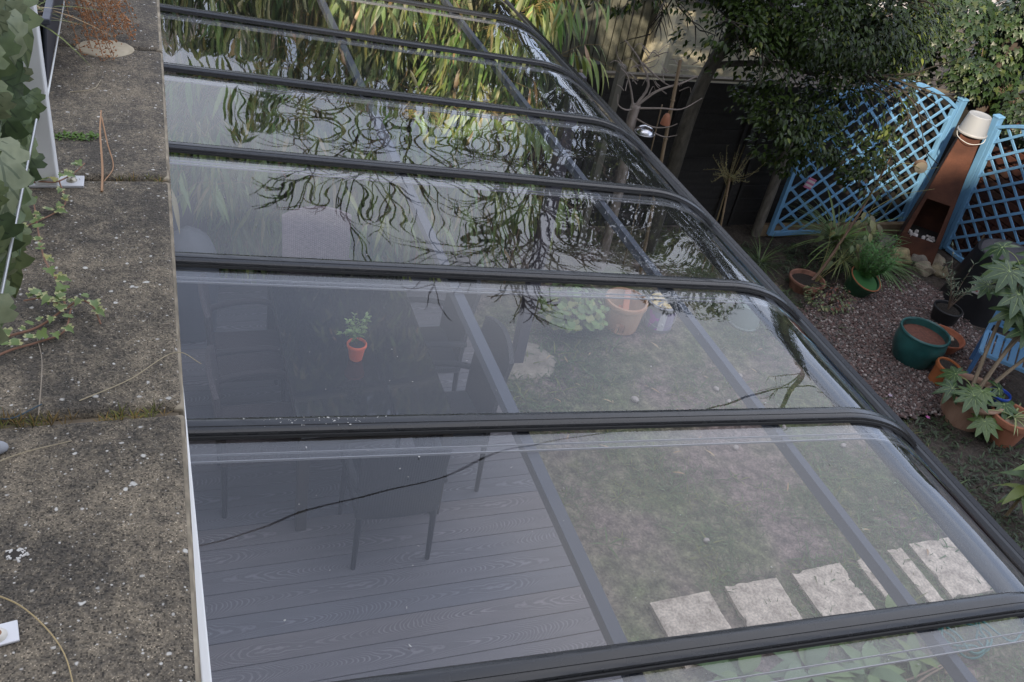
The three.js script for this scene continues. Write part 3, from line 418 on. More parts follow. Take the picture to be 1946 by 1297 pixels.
{ // covered thing and wall lantern by the house wall, peeping out past the coping
  const g = new THREE.SphereGeometry(0.3, 28, 18), p = g.attributes.position; for (let i = 0; i < p.count; i++) { const v = V().fromBufferAttribute(p, i), k = 1 + 0.12 * fbm(v.x * 6, v.y * 6, v.z * 6, 3); p.setXYZ(i, v.x * k, Math.max(v.y, -0.2) * k * 1.1, v.z * k); } g.computeVertexNormals();
  const c = thing('covered_barbecue', 'grey covered barbecue by the wall under the far end of the roof', 'barbecue', [0.1, 0.12, -5.4]); c.scale.set(0.62, 0.85, 0.62); part('cover', g.translate(0, 0.62, 0), mat([0.09, 0.10, 0.115], 0.7), c); part('skirt', lathe([[0.26, 0.02], [0.3, 0.5], [0.305, 0.6]], 30), mat([0.09, 0.095, 0.11], 0.7), c);
  const d = thing('dark_urn', 'dark rounded urn standing behind the grey covered barbecue', 'urn', [0.1, 0.12, -6.05]); part('body', lathe([[0.0005, 0], [0.09, 0], [0.14, 0.25], [0.15, 0.5], [0.1, 0.72], [0.12, 0.78], [0.1, 0.79]], 32), mat([0.05, 0.055, 0.075], 0.35), d);
}

// ---------------------------------------------------------------- bamboo
const bambooLeafG = [blade(0.2, 0.024, { nu: 5, curl: 0.3, fold: 0.18 }), blade(0.165, 0.020, { nu: 5, curl: 0.5, fold: 0.25 })];
function bamboo(label, spots, seed, lean, singlesN) {
  const t = thing('bamboo_clump', label, 'bamboo', [0, 0, 0], 0, 'bamboo at the far end of the veranda'), r = rngOf(seed), L = [], culmM = [mat([0.22, 0.2, 0.07], 0.5), mat([0.16, 0.17, 0.06], 0.5), mat([0.3, 0.22, 0.1], 0.6)], tw = [];
  for (const [x, z, h] of spots) { const dulled = h > 2.5;  // tall culms get darker leaves, shade painted into the colour
    const dx = (r() - 0.5) * 0.7 + lean[0], dz = (r() - 0.2) * 0.6 + lean[1], pts = smooth([[x, 0, z], [x + dx * 0.12, h * 0.45, z + dz * 0.12], [x + dx * 0.5, h * 0.85, z + dz * 0.5], [x + dx * 1.15, h * 0.97, z + dz * 1.15]], 22);
    part('culm', tube(pts, 0.009, 0.0025, 6), culmM[Math.floor(r() * 3)], t);
    for (let i = 2; i <= 22; i++) { const nb = i > 15 ? 3 : 2; for (let b = 0; b < nb; b++) {
      if (r() < 0.22) continue;
      const a = r() * 6.283, l = 0.18 + 0.34 * r(), p0 = pts[i], p1 = V(p0.x + Math.cos(a) * l, p0.y + l * (0.25 - 0.2 * r()), p0.z + Math.sin(a) * l), mid = V().lerpVectors(p0, p1, 0.5).add(V(0, 0.05, 0)); tw.push(tube([p0, mid, p1], 0.0022, 0.001, 3, false));
      for (let k = 0; k < 9; k++) { const q = 0.3 + 0.7 * r(), p = q < 0.5 ? V().lerpVectors(p0, mid, q * 2) : V().lerpVectors(mid, p1, q * 2 - 1), da = a + (r() - 0.5) * 2.2; L.push([p, dulled, aim(p, V(Math.cos(da), -0.75 - 1.1 * r(), Math.sin(da)), V(Math.cos(da) * 0.6, 1, Math.sin(da) * 0.6 + 0.5), 0.65 + r() * 0.75, (r() - 0.5) * 1.2)]); }
    } }
  }
  part('twig', tw, mat([0.25, 0.18, 0.08], 0.8), t);
  const pal = [[0.17, 0.26, 0.07], [0.23, 0.32, 0.085], [0.125, 0.19, 0.06], [0.33, 0.37, 0.11], [0.46, 0.38, 0.17]], palShade = [[0.075, 0.12, 0.03], [0.10, 0.145, 0.035], [0.05, 0.085, 0.024], [0.16, 0.18, 0.045], [0.24, 0.19, 0.08]], pm = pal.map((c) => leafMat(c, 0.45, 0.35)), pmShade = palShade.map((c) => leafMat(c, 0.45, 0.35)), pick = () => { const k = r(); return k < 0.32 ? 0 : k < 0.6 ? 1 : k < 0.8 ? 2 : k < 0.94 ? 3 : 4; };  // second palette has shade painted in, for leaves of the tall culms
  L.sort((a, b) => b[0].z - a[0].z); L.slice(0, singlesN).forEach(([, o, m], i) => place(part('leaf', bambooLeafG[i % 2], (o ? pmShade : pm)[pick()], t), m));
  const rest = L.slice(singlesN); instanced('leaves', bambooLeafG[0], leafMat([1, 1, 1], 0.45, 0.35), rest.map((x) => x[2]), rest.map((x) => (x[1] ? palShade : pal)[pick()].map((c) => c * (0.75 + 0.5 * r()))), t);
  return t;
}
{
  const r = rngOf(91), S = [[], [], []]; for (let i = 0; i < 74; i++) { const x = 0.12 + 2.3 * r(), k = x < 0.9 ? 0 : x < 1.7 ? 1 : 2; S[k].push([x, -6.55 - 0.95 * r(), 2.3 + 1.45 * r()]); } S[0].push([0.8, -6.9, 4.25]); for (let i = 0; i < 3; i++) S[2].push([2.0 + 0.3 * r(), -6.5 - 0.2 * r(), 2.0 + 0.5 * r()]); for (let i = 0; i < 54; i++) { const x = 0.1 + 2.4 * r(); S[x < 0.9 ? 0 : x < 1.7 ? 1 : 2].push([x, -6.25 - 0.3 * r(), 0.75 + 1.0 * r()]); }
  bamboo('bamboo next to the wall, its leaves hanging behind the far end of the table', S[0], 5, [0.1, 0.2], 260);
  bamboo('middle clump of bamboo, behind the wicker chair', S[1], 6, [0.1, 0.25], 260);
  bamboo('bamboo clump at the garden end, its sunlit tips past the roof edge by the shed', S[2], 7, [0.2, 0.25], 280);
}

// ---------------------------------------------------------------- trees
function branchTree(pos, { seed, trunk, limbs, depth = 3, len = 1, r0 = 0.05, droop = 0, spread = 0.7, kids = 3, thin = 0.55 }) { // list of tubes
  const r = rngOf(seed), out = [], tips = [];
  const grow = (p, d, l, rad, lev) => { const n = 5, pts = [p.clone()]; let q = p.clone(), dd = d.clone(); for (let i = 0; i < n; i++) { dd.add(V((r() - 0.5) * 0.35, (r() - 0.5) * 0.3 - droop * (lev / depth), (r() - 0.5) * 0.35)).normalize(); q = q.clone().addScaledVector(dd, l / n); pts.push(q); }
    out.push([lev, tube(smooth(pts, 8), rad, rad * 0.55, lev > 1 ? 4 : 7, false)]); tips.push([q, dd.clone()]);
    if (lev < depth) for (let k = 0; k < kids; k++) { const s = pts[Math.min(n, 2 + Math.floor(r() * 4))], a = r() * 6.283, nd = dd.clone().add(V(Math.cos(a) * spread, 0.25 * r(), Math.sin(a) * spread)).normalize(); grow(s, nd, l * (0.55 + 0.25 * r()), rad * thin, lev + 1); } };
  for (const [p, d, l, rad] of limbs) grow(V(...p), V(...d).normalize(), l, rad, 1);
  return { out, tips };
}
const bark = mat([1, 1, 1], 0.9, { map: tone([0.042, 0.037, 0.028], [0.085, 0.075, 0.056], 8, 6), bumpMap: soilBump, bumpScale: 0.006 });
const greyBark = mat([1, 1, 1], 0.85, { map: tone([0.15, 0.12, 0.10], [0.27, 0.23, 0.20], 8, 16) }), darkBark = mat([0.045, 0.036, 0.028], 0.9);
{ // bare tree behind the bamboo: shows as wavy twigs mirrored in the roof
  const t = thing('bare_tree', 'leafless tree with fine twigs rising behind the bamboo, mirrored in the roof', 'tree', [0, 0, 0]);
  part('trunk', tube(smooth([[3.00, 0, -7.75], [3.02, 1.4, -7.7], [2.95, 2.7, -7.6]], 12), 0.085, 0.055, 10), darkBark, t);
  const { out } = branchTree(null, { seed: 14, thin: 0.76, depth: 5, droop: 0.1, spread: 0.75, kids: 4, limbs: [[[2.95, 2.6, -7.6], [0.3, 1, 0.1], 1.55, 0.022], [[2.95, 2.65, -7.6], [-0.25, 1, 0.1], 1.45, 0.02], [[2.97, 2.4, -7.6], [0.9, 0.9, 0.2], 1.5, 0.02], [[2.98, 2.0, -7.64], [1, 0.5, 0.3], 1.4, 0.018], [[3.00, 2.6, -7.6], [0.6, 1, -0.1], 1.75, 0.02], [[2.96, 2.3, -7.62], [0.1, 1.1, 0.4], 1.55, 0.02]] });
  out.filter(([l]) => l === 1).forEach(([, g]) => part('limb', g, darkBark, t)); part('twigs', out.filter(([l]) => l > 1).map((x) => x[1]), darkBark, t);
}
function crownLeaves(lobes, n, r, inner = 0.35) { const out = [], tot = lobes.reduce((s, l) => s + l[3] * l[4] * l[5], 0); for (const [x, y, z, a, b, c] of lobes) { const k = Math.round(n * a * b * c / tot); for (let i = 0; i < k; i++) { let d; do d = V(r() * 2 - 1, r() * 2 - 1, r() * 2 - 1); while (d.lengthSq() > 1 || d.lengthSq() < 0.02); const q = d.length(); d.multiplyScalar((inner + (1 - inner) * Math.cbrt(q)) / q * 1); const p = V(x + d.x * a, y + d.y * b, z + d.z * c), h = fbm(p.x * 2.3, p.y * 2.3, p.z * 2.3, 2); if (h < -0.04 && r() < 0.88) continue; out.push([p, d]); } } return out; }
{ // dark glossy evergreen
  const t = thing('evergreen_tree', 'dark glossy leaved evergreen tree with a bare pale trunk in front of the fence', 'tree', [0, 0, 0]), r = rngOf(55);
  part('trunk', tube(smooth([[4.22, 0, -6.5], [4.24, 0.9, -6.5], [4.25, 1.36, -6.5], [4.31, 1.8, -6.5], [4.55, 2.4, -6.5], [4.75, 3.1, -6.5]], 24), 0.072, 0.045, 14), bark, t);
  const limbs = branchTree(null, { seed: 22, depth: 3, droop: 0.06, spread: 0.8, kids: 4, limbs: [[[4.31, 1.8, -6.5], [1, 0.35, 0.25], 0.9, 0.03], [[4.5, 2.3, -6.5], [1, 0.5, 0.1], 0.95, 0.03], [[4.6, 2.6, -6.5], [-0.9, 0.25, 0.2], 0.8, 0.026], [[4.7, 2.9, -6.5], [0.5, 1, 0], 0.95, 0.03], [[5.2, 2.1, -6.3], [0.9, -0.6, 0.3], 0.7, 0.02], [[4.7, 3.0, -6.5], [-0.4, 1, 0.2], 0.8, 0.028]] });
  limbs.out.filter(([l]) => l === 1).forEach(([, g]) => part('limb', g, bark, t)); part('twigs', limbs.out.filter(([l]) => l > 1).map((x) => x[1]), bark, t);
  const lobes = [[4.45, 2.12, -6.28, 0.34, 0.24, 0.28], [3.6, 2.4, -6.4, 0.35, 0.12, 0.3], [4.1, 2.36, -6.4, 0.42, 0.16, 0.3], [4.6, 2.4, -6.4, 0.5, 0.3, 0.5], [3.5, 2.7, -6.5, 0.35, 0.16, 0.3], [5.15, 2.45, -6.35, 1.0, 0.5, 0.65], [5.65, 1.75, -6.2, 0.5, 0.42, 0.4], [5.75, 1.32, -6.05, 0.3, 0.24, 0.25], [5.1, 1.72, -6.25, 0.5, 0.4, 0.4], [4.7, 2.05, -6.35, 0.35, 0.35, 0.4], [5.2, 1.35, -6.2, 0.25, 0.2, 0.22], [5.75, 2.35, -6.4, 0.6, 0.5, 0.5], [4.15, 2.62, -6.55, 0.7, 0.3, 0.45], [3.75, 2.6, -6.5, 0.4, 0.2, 0.3], [5.1, 3.4, -6.6, 1.0, 0.75, 0.8], [5.0, 4.3, -6.8, 0.85, 0.7, 0.7], [5.9, 3.9, -6.8, 0.75, 0.8, 0.6], [5.3, 4.95, -6.9, 0.6, 0.42, 0.5], [6.0, 4.8, -6.9, 0.4, 0.5, 0.4], [4.3, 3.6, -6.5, 0.6, 0.6, 0.5], [3.7, 3.75, -6.6, 0.6, 0.6, 0.5], [4.2, 4.4, -6.8, 0.6, 0.5, 0.5]];
  for (let k = 0, n0 = lobes.length; k < 120; k++) { const L = lobes[Math.floor(r() * n0)], a = r() * 6.283, e = r() * 2 - 1, c = Math.sqrt(1 - e * e), q = 0.9 + 0.35 * r(), R = 0.09 + 0.14 * r(); lobes.push([L[0] + L[3] * c * Math.cos(a) * q, L[1] + L[4] * e * q, L[2] + L[5] * c * Math.sin(a) * q, R * 1.25, R * 0.8, R]); }
  const leaf = outlineLeaf([[0.0005, 0], [0.0075, 0.008], [0.0115, 0.020], [0.009, 0.034], [0.0005, 0.048]], { fold: 0.5, curl: 0.25 });
  const pts = crownLeaves(lobes, 84000, r), ms = [], cs = [];
  for (const [p, d] of pts) { ms.push(aim(p, V(d.x + (r() - 0.5) * 1.4, d.y * 0.5 - 0.35 + (r() - 0.5) * 0.8, d.z + (r() - 0.5) * 1.4), V(d.x * 0.4 + (r() - 0.5) * 0.7, 1, d.z * 0.4 + 0.3), 0.7 + r() * 0.7)); const k = r(), q = 0.6 + 0.8 * r(); cs.push(k < 0.05 ? [0.10 * q, 0.12 * q, 0.024] : [0.028 * q, 0.046 * q, 0.010 * q]); }
  instanced('crown', leaf, phys([1, 1, 1], 0.27, { transmission: 0.08, thickness: 0, specularIntensity: 0.5 }), ms, cs, t);
}
function ivyLeafG(L) { return outlineLeaf([[0.001, 0], [0.34 * L, -0.12 * L], [0.5 * L, 0.1 * L], [0.26 * L, 0.28 * L], [0.46 * L, 0.5 * L], [0.2 * L, 0.6 * L], [0.13 * L, 0.8 * L], [0.001, L]], { fold: 0.22, curl: 0.3 }); }
{ // ivy over the corner
  const t = thing('ivy_hedge', 'bright ivy mass spilling over the wall behind the blue trellis', 'ivy', [0, 0, 0]), r = rngOf(57);
  const lobes = [[6.9, 2.15, -7.5, 0.75, 0.5, 0.4], [7.5, 1.95, -7.35, 0.5, 0.5, 0.4], [8.0, 1.9, -7.1, 0.4, 0.45, 0.4], [8.35, 2.2, -6.3, 0.5, 0.6, 0.6], [8.2, 1.75, -5.6, 0.4, 0.45, 0.6], [8.4, 2.3, -5.2, 0.5, 0.6, 0.7], [6.6, 1.75, -7.3, 0.4, 0.35, 0.3], [7.98, 1.55, -6.4, 0.22, 0.3, 0.4], [8.0, 1.6, -5.7, 0.25, 0.3, 0.5], [7.7, 1.75, -6.95, 0.35, 0.3, 0.25]];
  const ms = [], cs = []; for (const [p, d] of crownLeaves(lobes, 24000, r, 0.5)) { ms.push(aim(p, V(d.x - 0.4 + (r() - 0.5), -0.7 + (r() - 0.5) * 0.6, d.z + 0.3 + (r() - 0.5)), V(d.x * 0.7 - 0.3, 0.8, d.z * 0.7 + 0.5), 0.7 + r() * 0.6)); const q = 0.55 + 0.85 * r(); cs.push(r() < 0.12 ? [0.07 * q, 0.095 * q, 0.024 * q] : [0.022 * q, 0.047 * q, 0.012 * q]); }
  instanced('leaves', ivyLeafG(0.06), leafMat([1, 1, 1], 0.42, 0.2), ms, cs, t);
  const st = []; for (let i = 0; i < 7; i++) { const x = 6.5 + 1.8 * r(), z = -7.3 + 0.9 * Math.max(0, x - 7.4) * r(); st.push(tube(smooth([[x, 0.9 + r(), z], [x + (r() - 0.5) * 0.4, 1.6, z + 0.15], [x + (r() - 0.5) * 0.8, 2.2, z + 0.3 * r()]], 8), 0.006, 0.003, 4)); } part('stem', st, mat([0.2, 0.15, 0.1], 0.9), t);
  const nest = thing('twig_nest', 'brown tangle of dead twigs in the ivy above the bucket', 'dead twigs', [7.95, 1.62, -6.75]), tw = []; for (let i = 0; i < 90; i++) { const a = V(r() - 0.5, r() - 0.5, r() - 0.5).normalize().multiplyScalar(0.13), b = V(r() - 0.5, r() - 0.5, r() - 0.5).normalize().multiplyScalar(0.15); tw.push(tube([a, V().addVectors(a, b).multiplyScalar(0.3), b], 0.003, 0.0015, 3, false)); } part('twigs', tw, mat([0.17, 0.12, 0.09], 0.9), nest);
  const trunk = thing('ivy_clad_trunk', 'tall dark ivy clad trunk in the corner behind the chimenea', 'tree', [0, 0, 0]); part('trunk', tube(smooth([[7.95, 0, -6.95], [7.97, 2, -6.95], [8.05, 4, -7.0], [8.0, 5.6, -7.0], [8.05, 6.9, -7.05]], 24), (q) => 0.125 * (1 - q) ** 0.7 + 0.012, 0, 12), mat([1, 1, 1], 0.95, { map: tone([0.035, 0.028, 0.024], [0.09, 0.07, 0.06], 9, 7) }), trunk);
  const up = branchTree(null, { seed: 71, depth: 3, spread: 1.0, droop: 0.02, kids: 3, limbs: [[[8.0, 5.2, -7], [0.9, 0.6, 0.3], 0.8, 0.02], [[8.0, 4.6, -7], [-0.8, 0.5, 0.5], 0.8, 0.018], [[8.0, 5.9, -7], [-0.7, 0.7, 0.2], 0.6, 0.014], [[8.0, 5.5, -7], [0.2, 0.5, 0.9], 0.7, 0.016], [[8.02, 4.1, -7], [0.8, 0.5, -0.3], 0.8, 0.018]] });
  part('branch', up.out.map((x) => x[1]), darkBark, trunk); const lv = [], lc = []; for (let i = 0; i < 2600; i++) { const y = 1.6 + 4.4 * r() ** 1.2, a = r() * 6.283, q = 0.14 + 0.13 * r() * (1 - y / 8); lv.push(aim(V(8.0 + Math.cos(a) * q, y, -6.98 + Math.sin(a) * q), V(Math.cos(a), -1, Math.sin(a)), V(Math.cos(a), 0.6, Math.sin(a)), 0.6 + r() * 0.7)); const g = 0.5 + 0.8 * r(); lc.push([0.045 * g, 0.085 * g, 0.025 * g]); } instanced('ivy', ivyLeafG(0.06), leafMat([1, 1, 1], 0.45, 0.2), lv, lc, trunk);
}
{ // far scrub that closes the view and the mirror
  const r = rngOf(58), t = thing('far_hedge', 'dark mass of shrubs standing beyond the fence and sheds', 'hedge', [0, 0, 0]); t.userData.kind = 'stuff';
  const lobes = [[-2, 1.2, -12, 2.5, 1.6, 1], [8, 1.0, -12.5, 2.6, 1.8, 1], [12.5, 0.9, -9, 1.4, 1.6, 2.4], [12, 1, -3.5, 1.2, 1.5, 3]], ms = [], cs = []; for (const [p, d] of crownLeaves(lobes, 16000, r, 0.6)) { ms.push(aim(p, V(d.x + r() - 0.5, -0.5, d.z + r() - 0.5), V(d.x * 0.5, 1, d.z * 0.5), 1.6 + r())); const q = 0.5 + 0.8 * r(); cs.push([0.04 * q, 0.07 * q, 0.022 * q]); } instanced('leaves', ivyLeafG(0.075), leafMat([1, 1, 1], 0.5, 0.2), ms, cs, t);
}

// ---------------------------------------------------------------- fence, sheds, brick wall, trellises
const woodDark = [0, 1, 2].map((k) => mat([1, 1, 1], 0.9, { map: texture(256, 64, (u, v) => { const g = 0.5 + fbm(u * 3 + k * 4, v * 26, 2 + k, 4) * 1.1, n = 0.85 + 0.3 * hash(u * 256, v * 64, k); return [lerp(0.014, 0.034, g) * n, lerp(0.013, 0.031, g) * n, lerp(0.012, 0.029, g) * n]; }) }));
{
  const xs = [2.2, 3.35, 4.95, 5.6], zf = -6.93; let k = 0;
  const fence = (x0, x1, label) => { const f = thing('wooden_fence', label, 'fence', [x0, 0, zf], 0, 'dark fence panels along the back'); const w = x1 - x0; for (let i = 0; i < 10; i++) { const b = part('board', uvBox(rbox(w - 0.03, 0.165, 0.012, 0.003, 0, 0, 0, 1), 0.6, i * 0.3 + k), woodDark[(k + i) % 3], f); b.position.set(w / 2, 0.09 + 0.147 * i, -0.004); b.rotation.x = 0.075; } for (const x of [0.06, w / 2, w - 0.06]) part('batten', rbox(0.035, 1.5, 0.02, 0.003, x, 0.76, 0.02), woodDark[1], f); part('capping', rbox(w, 0.022, 0.06, 0.004, w / 2, 1.535, 0), mat([0.14, 0.12, 0.09], 0.9), f); k += 3; };
  fence(1.75, 3.45, 'dark fence panel behind the bamboo and bare shrub'); fence(3.52, 5.22, 'dark fence panel behind the evergreen trunk'); fence(5.29, 6.99, 'dark fence panel half hidden behind the blue trellis'); fence(7.06, 8.3, 'dark fence panel in the corner behind the chimenea');
  const post = (x, z, h, label, m) => { const p = tag(top('fence_post', uvBox(rbox(0.09, h, 0.09, 0.006, 0, h / 2, 0), 1), m), label, 'post', 'fence posts'); p.position.set(x, 0, z); };
  post(3.485, -6.93, 1.62, 'dark post between the bamboo panel and the trunk panel', woodDark[0]); post(5.255, -6.93, 1.55, 'dark post between the trunk panel and the trellis panel', woodDark[1]); post(7.025, -6.93, 1.6, 'dark post hidden behind the right end of the trellis', woodDark[2]);
  const gp = tag(top('fence_post', tube([[0, 0, 0], [0, 1.3, 0]], 0.05, 0.05, 12), mat([1, 1, 1], 0.9, { map: tone([0.1, 0.09, 0.075], [0.2, 0.18, 0.15], 9, 5) })), 'round grey post just left of the blue trellis', 'post', 'fence posts'); gp.position.set(5.56, 0, -6.72);
  const pp = tag(top('fence_post', uvBox(rbox(0.065, 1.75, 0.065, 0.006, 0, 0.875, 0), 1), mat([0.14, 0.13, 0.105], 0.9)), 'pale grey post right behind the bare shrub', 'post', 'fence posts'); pp.position.set(3.52, 0, -6.55);
  const sl = tag(top('timber_edging', uvBox(rbox(2.0, 0.14, 0.06, 0.008, 0, 0.07, 0), 1), mat([1, 1, 1], 0.9, { map: tone([0.16, 0.11, 0.06], [0.26, 0.2, 0.13], 8, 11) })), 'brown timber board lying under the first blue trellis', 'board'); sl.position.set(6.55, 0, -6.72);
}
{
  const s = thing('grey_shed', 'grey green shed of upright boards behind the bamboo tips', 'shed', [3.9, 0, -9.0]), m = [0, 1, 2].map((k) => mat([1, 1, 1], 0.9, { map: tone([0.13, 0.135, 0.105], [0.20, 0.20, 0.16], 9, 20 + k, 128) }));
  for (let i = 0; i < 16; i++) { const b = part('board', uvBox(rbox(0.082, 2.3, 0.02, 0.004, 0, 0, 0, 1), 1, i * 0.2), m[i % 3], s); b.position.set(-0.45 + i * 0.094, 1.15, (i % 2) * 0.006); }
  part('wall', box(1.5, 2.28, 1.6, 0.25, 1.14, -0.82), mat([0.05, 0.05, 0.045], 0.95), s); part('roof', rbox(1.8, 0.06, 1.9, 0.01, 0.25, 2.34, -0.8), mat([0.07, 0.07, 0.07], 0.95), s); part('corner_trim', rbox(0.09, 2.3, 0.09, 0.006, 1.07, 1.15, -0.02), m[1], s);
  const c = thing('cream_shed', 'sunlit cream shed of level boards behind the evergreen trunk', 'shed', [5.08, 0, -8.55]), cm = [0, 1, 2].map((k) => mat([1, 1, 1], 0.8, { map: tone([0.66, 0.61, 0.44], [0.78, 0.73, 0.56], 6, 30 + k, 128) }));
  for (let i = 0; i < 14; i++) { const b = part('board', uvBox(rbox(1.5, 0.112, 0.018, 0.004, 0, 0, 0, 1), 1, i * 0.4), cm[i % 3], c); b.position.set(0.8, 0.25 + 0.108 * i, 0); b.rotation.x = 0.07; }
  part('corner_trim', rbox(0.07, 1.8, 0.05, 0.004, 0.015, 0.92, 0.012), cm[1], c); part('wall', box(1.5, 1.7, 1.2, 0.8, 0.87, -0.63), cm[2], c); part('roof', rbox(1.8, 0.05, 1.5, 0.01, 0.8, 1.79, -0.6), mat([0.1, 0.1, 0.1], 0.9), c);
  const n = thing('pale_rendered_building', 'pale rendered building glimpsed above the ivy in the corner', 'building', [0, 0, 0]); part('wall', box(8, 2.4, 0.3, 17, 1.2, -15.5), mat([1, 1, 1], 0.9, { map: tone([0.42, 0.40, 0.39], [0.52, 0.50, 0.49], 5, 3) }), n); part('coping', box(8.2, 0.1, 0.4, 17, 2.45, -15.5), mat([0.3, 0.3, 0.3], 0.9), n);
}
{
  const w = thing('brick_wall', 'dark red brick wall running behind the second blue trellis', 'wall', [7.97, 0, -6.9]); part('mortar', box(0.09, 1.42, 3.6, 0.05, 0.71, 1.8), mat([0.075, 0.063, 0.052], 0.95), w);
  const bm = [[0.06, 0.021, 0.015], [0.075, 0.026, 0.016], [0.045, 0.018, 0.015], [0.07, 0.033, 0.022]].map((c, k) => mat([1, 1, 1], 0.9, { map: tone(c.map((x) => x * 0.75), c.map((x) => x * 1.25), 9, k + 40, 64) })), g = uvBox(rbox(0.1, 0.063, 0.213, 0.005, 0, 0, 0, 1), 2), r = rngOf(4);
  for (let j = 0; j < 19; j++) for (let i = 0; i < 14; i++) { const z = 0.06 + i * 0.2245 + (j % 2) * 0.11; if (z > 3.2) continue; const b = part('brick', g, bm[Math.floor(r() * 4)], w); b.position.set(-0.008 + 0.004 * r(), 0.045 + j * 0.0755, z + 0.06); b.rotation.y = (r() - 0.5) * 0.02; }
}
const blue = (k) => mat([0.17 * k, 0.37 * k, 0.60 * k], 0.55, { map: tone([0.85, 0.85, 0.85], [1, 1, 1], 7, 9, 64) });
{
  const W = 1.8, b1 = blue(1.05), b2 = blue(0.92);
  const topY = (x) => 1.40 + 0.26 * (1 - ((x - W / 2) / (W / 2)) ** 2);
  function trellis(label, pos, turn, W2 = W) {
    const t = thing('trellis', label, 'trellis', pos, turn, 'blue lattice trellis panels'), y0 = 0.07, step = 0.183, e = 0.012;
    const inside = (x, y) => x > 0.02 && x < W2 - 0.02 && y > y0 && y < topY(x);
    for (const s of [1, -1]) for (let k = -14; k < 26; k++) { // y = sl x + c, clipped to the frame
      const sl = 0.77 * s, c = s > 0 ? -1.5 + k * step : -0.1 + k * step; let a = null, b = null; for (let i = 0; i <= 400; i++) { const x = W2 * i / 400, y = sl * x + c; if (inside(x, y)) { if (!a) a = [x, y]; b = [x, y]; } }
      if (!a || Math.hypot(b[0] - a[0], b[1] - a[1]) < 0.06) continue;
      part('slat', between(V(a[0], a[1], s * e * 0.5), V(b[0], b[1], s * e * 0.5), 0.027, 0.011, 0.002), s > 0 ? b1 : b2, t);
    }
    const arch = []; for (let i = 0; i <= 40; i++) { const x = W2 * i / 40; arch.push(new THREE.Vector2(x, topY(x))); } const outer = arch.map((p) => new THREE.Vector2(p.x, p.y + 0.03)).reverse();
    part('arched_rail', new THREE.ExtrudeGeometry(new THREE.Shape([...arch, ...outer]), { depth: 0.04, bevelEnabled: true, bevelSize: 0.002, bevelThickness: 0.002, bevelSegments: 1 }).translate(0, 0, -0.02), b1, t);
    part('stile', rbox(0.045, 1.36, 0.045, 0.004, 0.02, 0.73, 0), b1, t); part('stile', rbox(0.045, 1.36, 0.045, 0.004, W2 - 0.02, 0.73, 0), b1, t); part('bottom_rail', rbox(W2 - 0.09, 0.045, 0.042, 0.004, W2 / 2, 0.06, 0), b1, t);
    return t;
  }
  trellis('blue arched lattice trellis facing the veranda, partly under the evergreen', [5.66, 0, -6.66], 0.075);
  { const t2 = trellis('blue lattice trellis along the brick wall, right of the chimenea', [7.72, 0, -6.36], -Math.PI / 2); t2.quaternion.premultiply(new THREE.Quaternion().setFromAxisAngle(V(0, 0, 1), 0.08)); }
  const post = (x, z, l) => { const p = thing('trellis_post', l, 'post', [x, 0, z], 0.06, 'blue trellis posts'); part('shaft', rbox(0.075, 1.5, 0.075, 0.006, 0, 0.75, 0), b2, p); part('cap', rbox(0.085, 0.02, 0.085, 0.006, 0, 1.51, 0), b1, p); return p; };
  post(7.50, -6.80, 'blue post at the right end of the arched trellis'); const tp = post(7.73, -6.41, 'blue post between the chimenea and the wall trellis'); tp.rotation.z = 0.08;
}
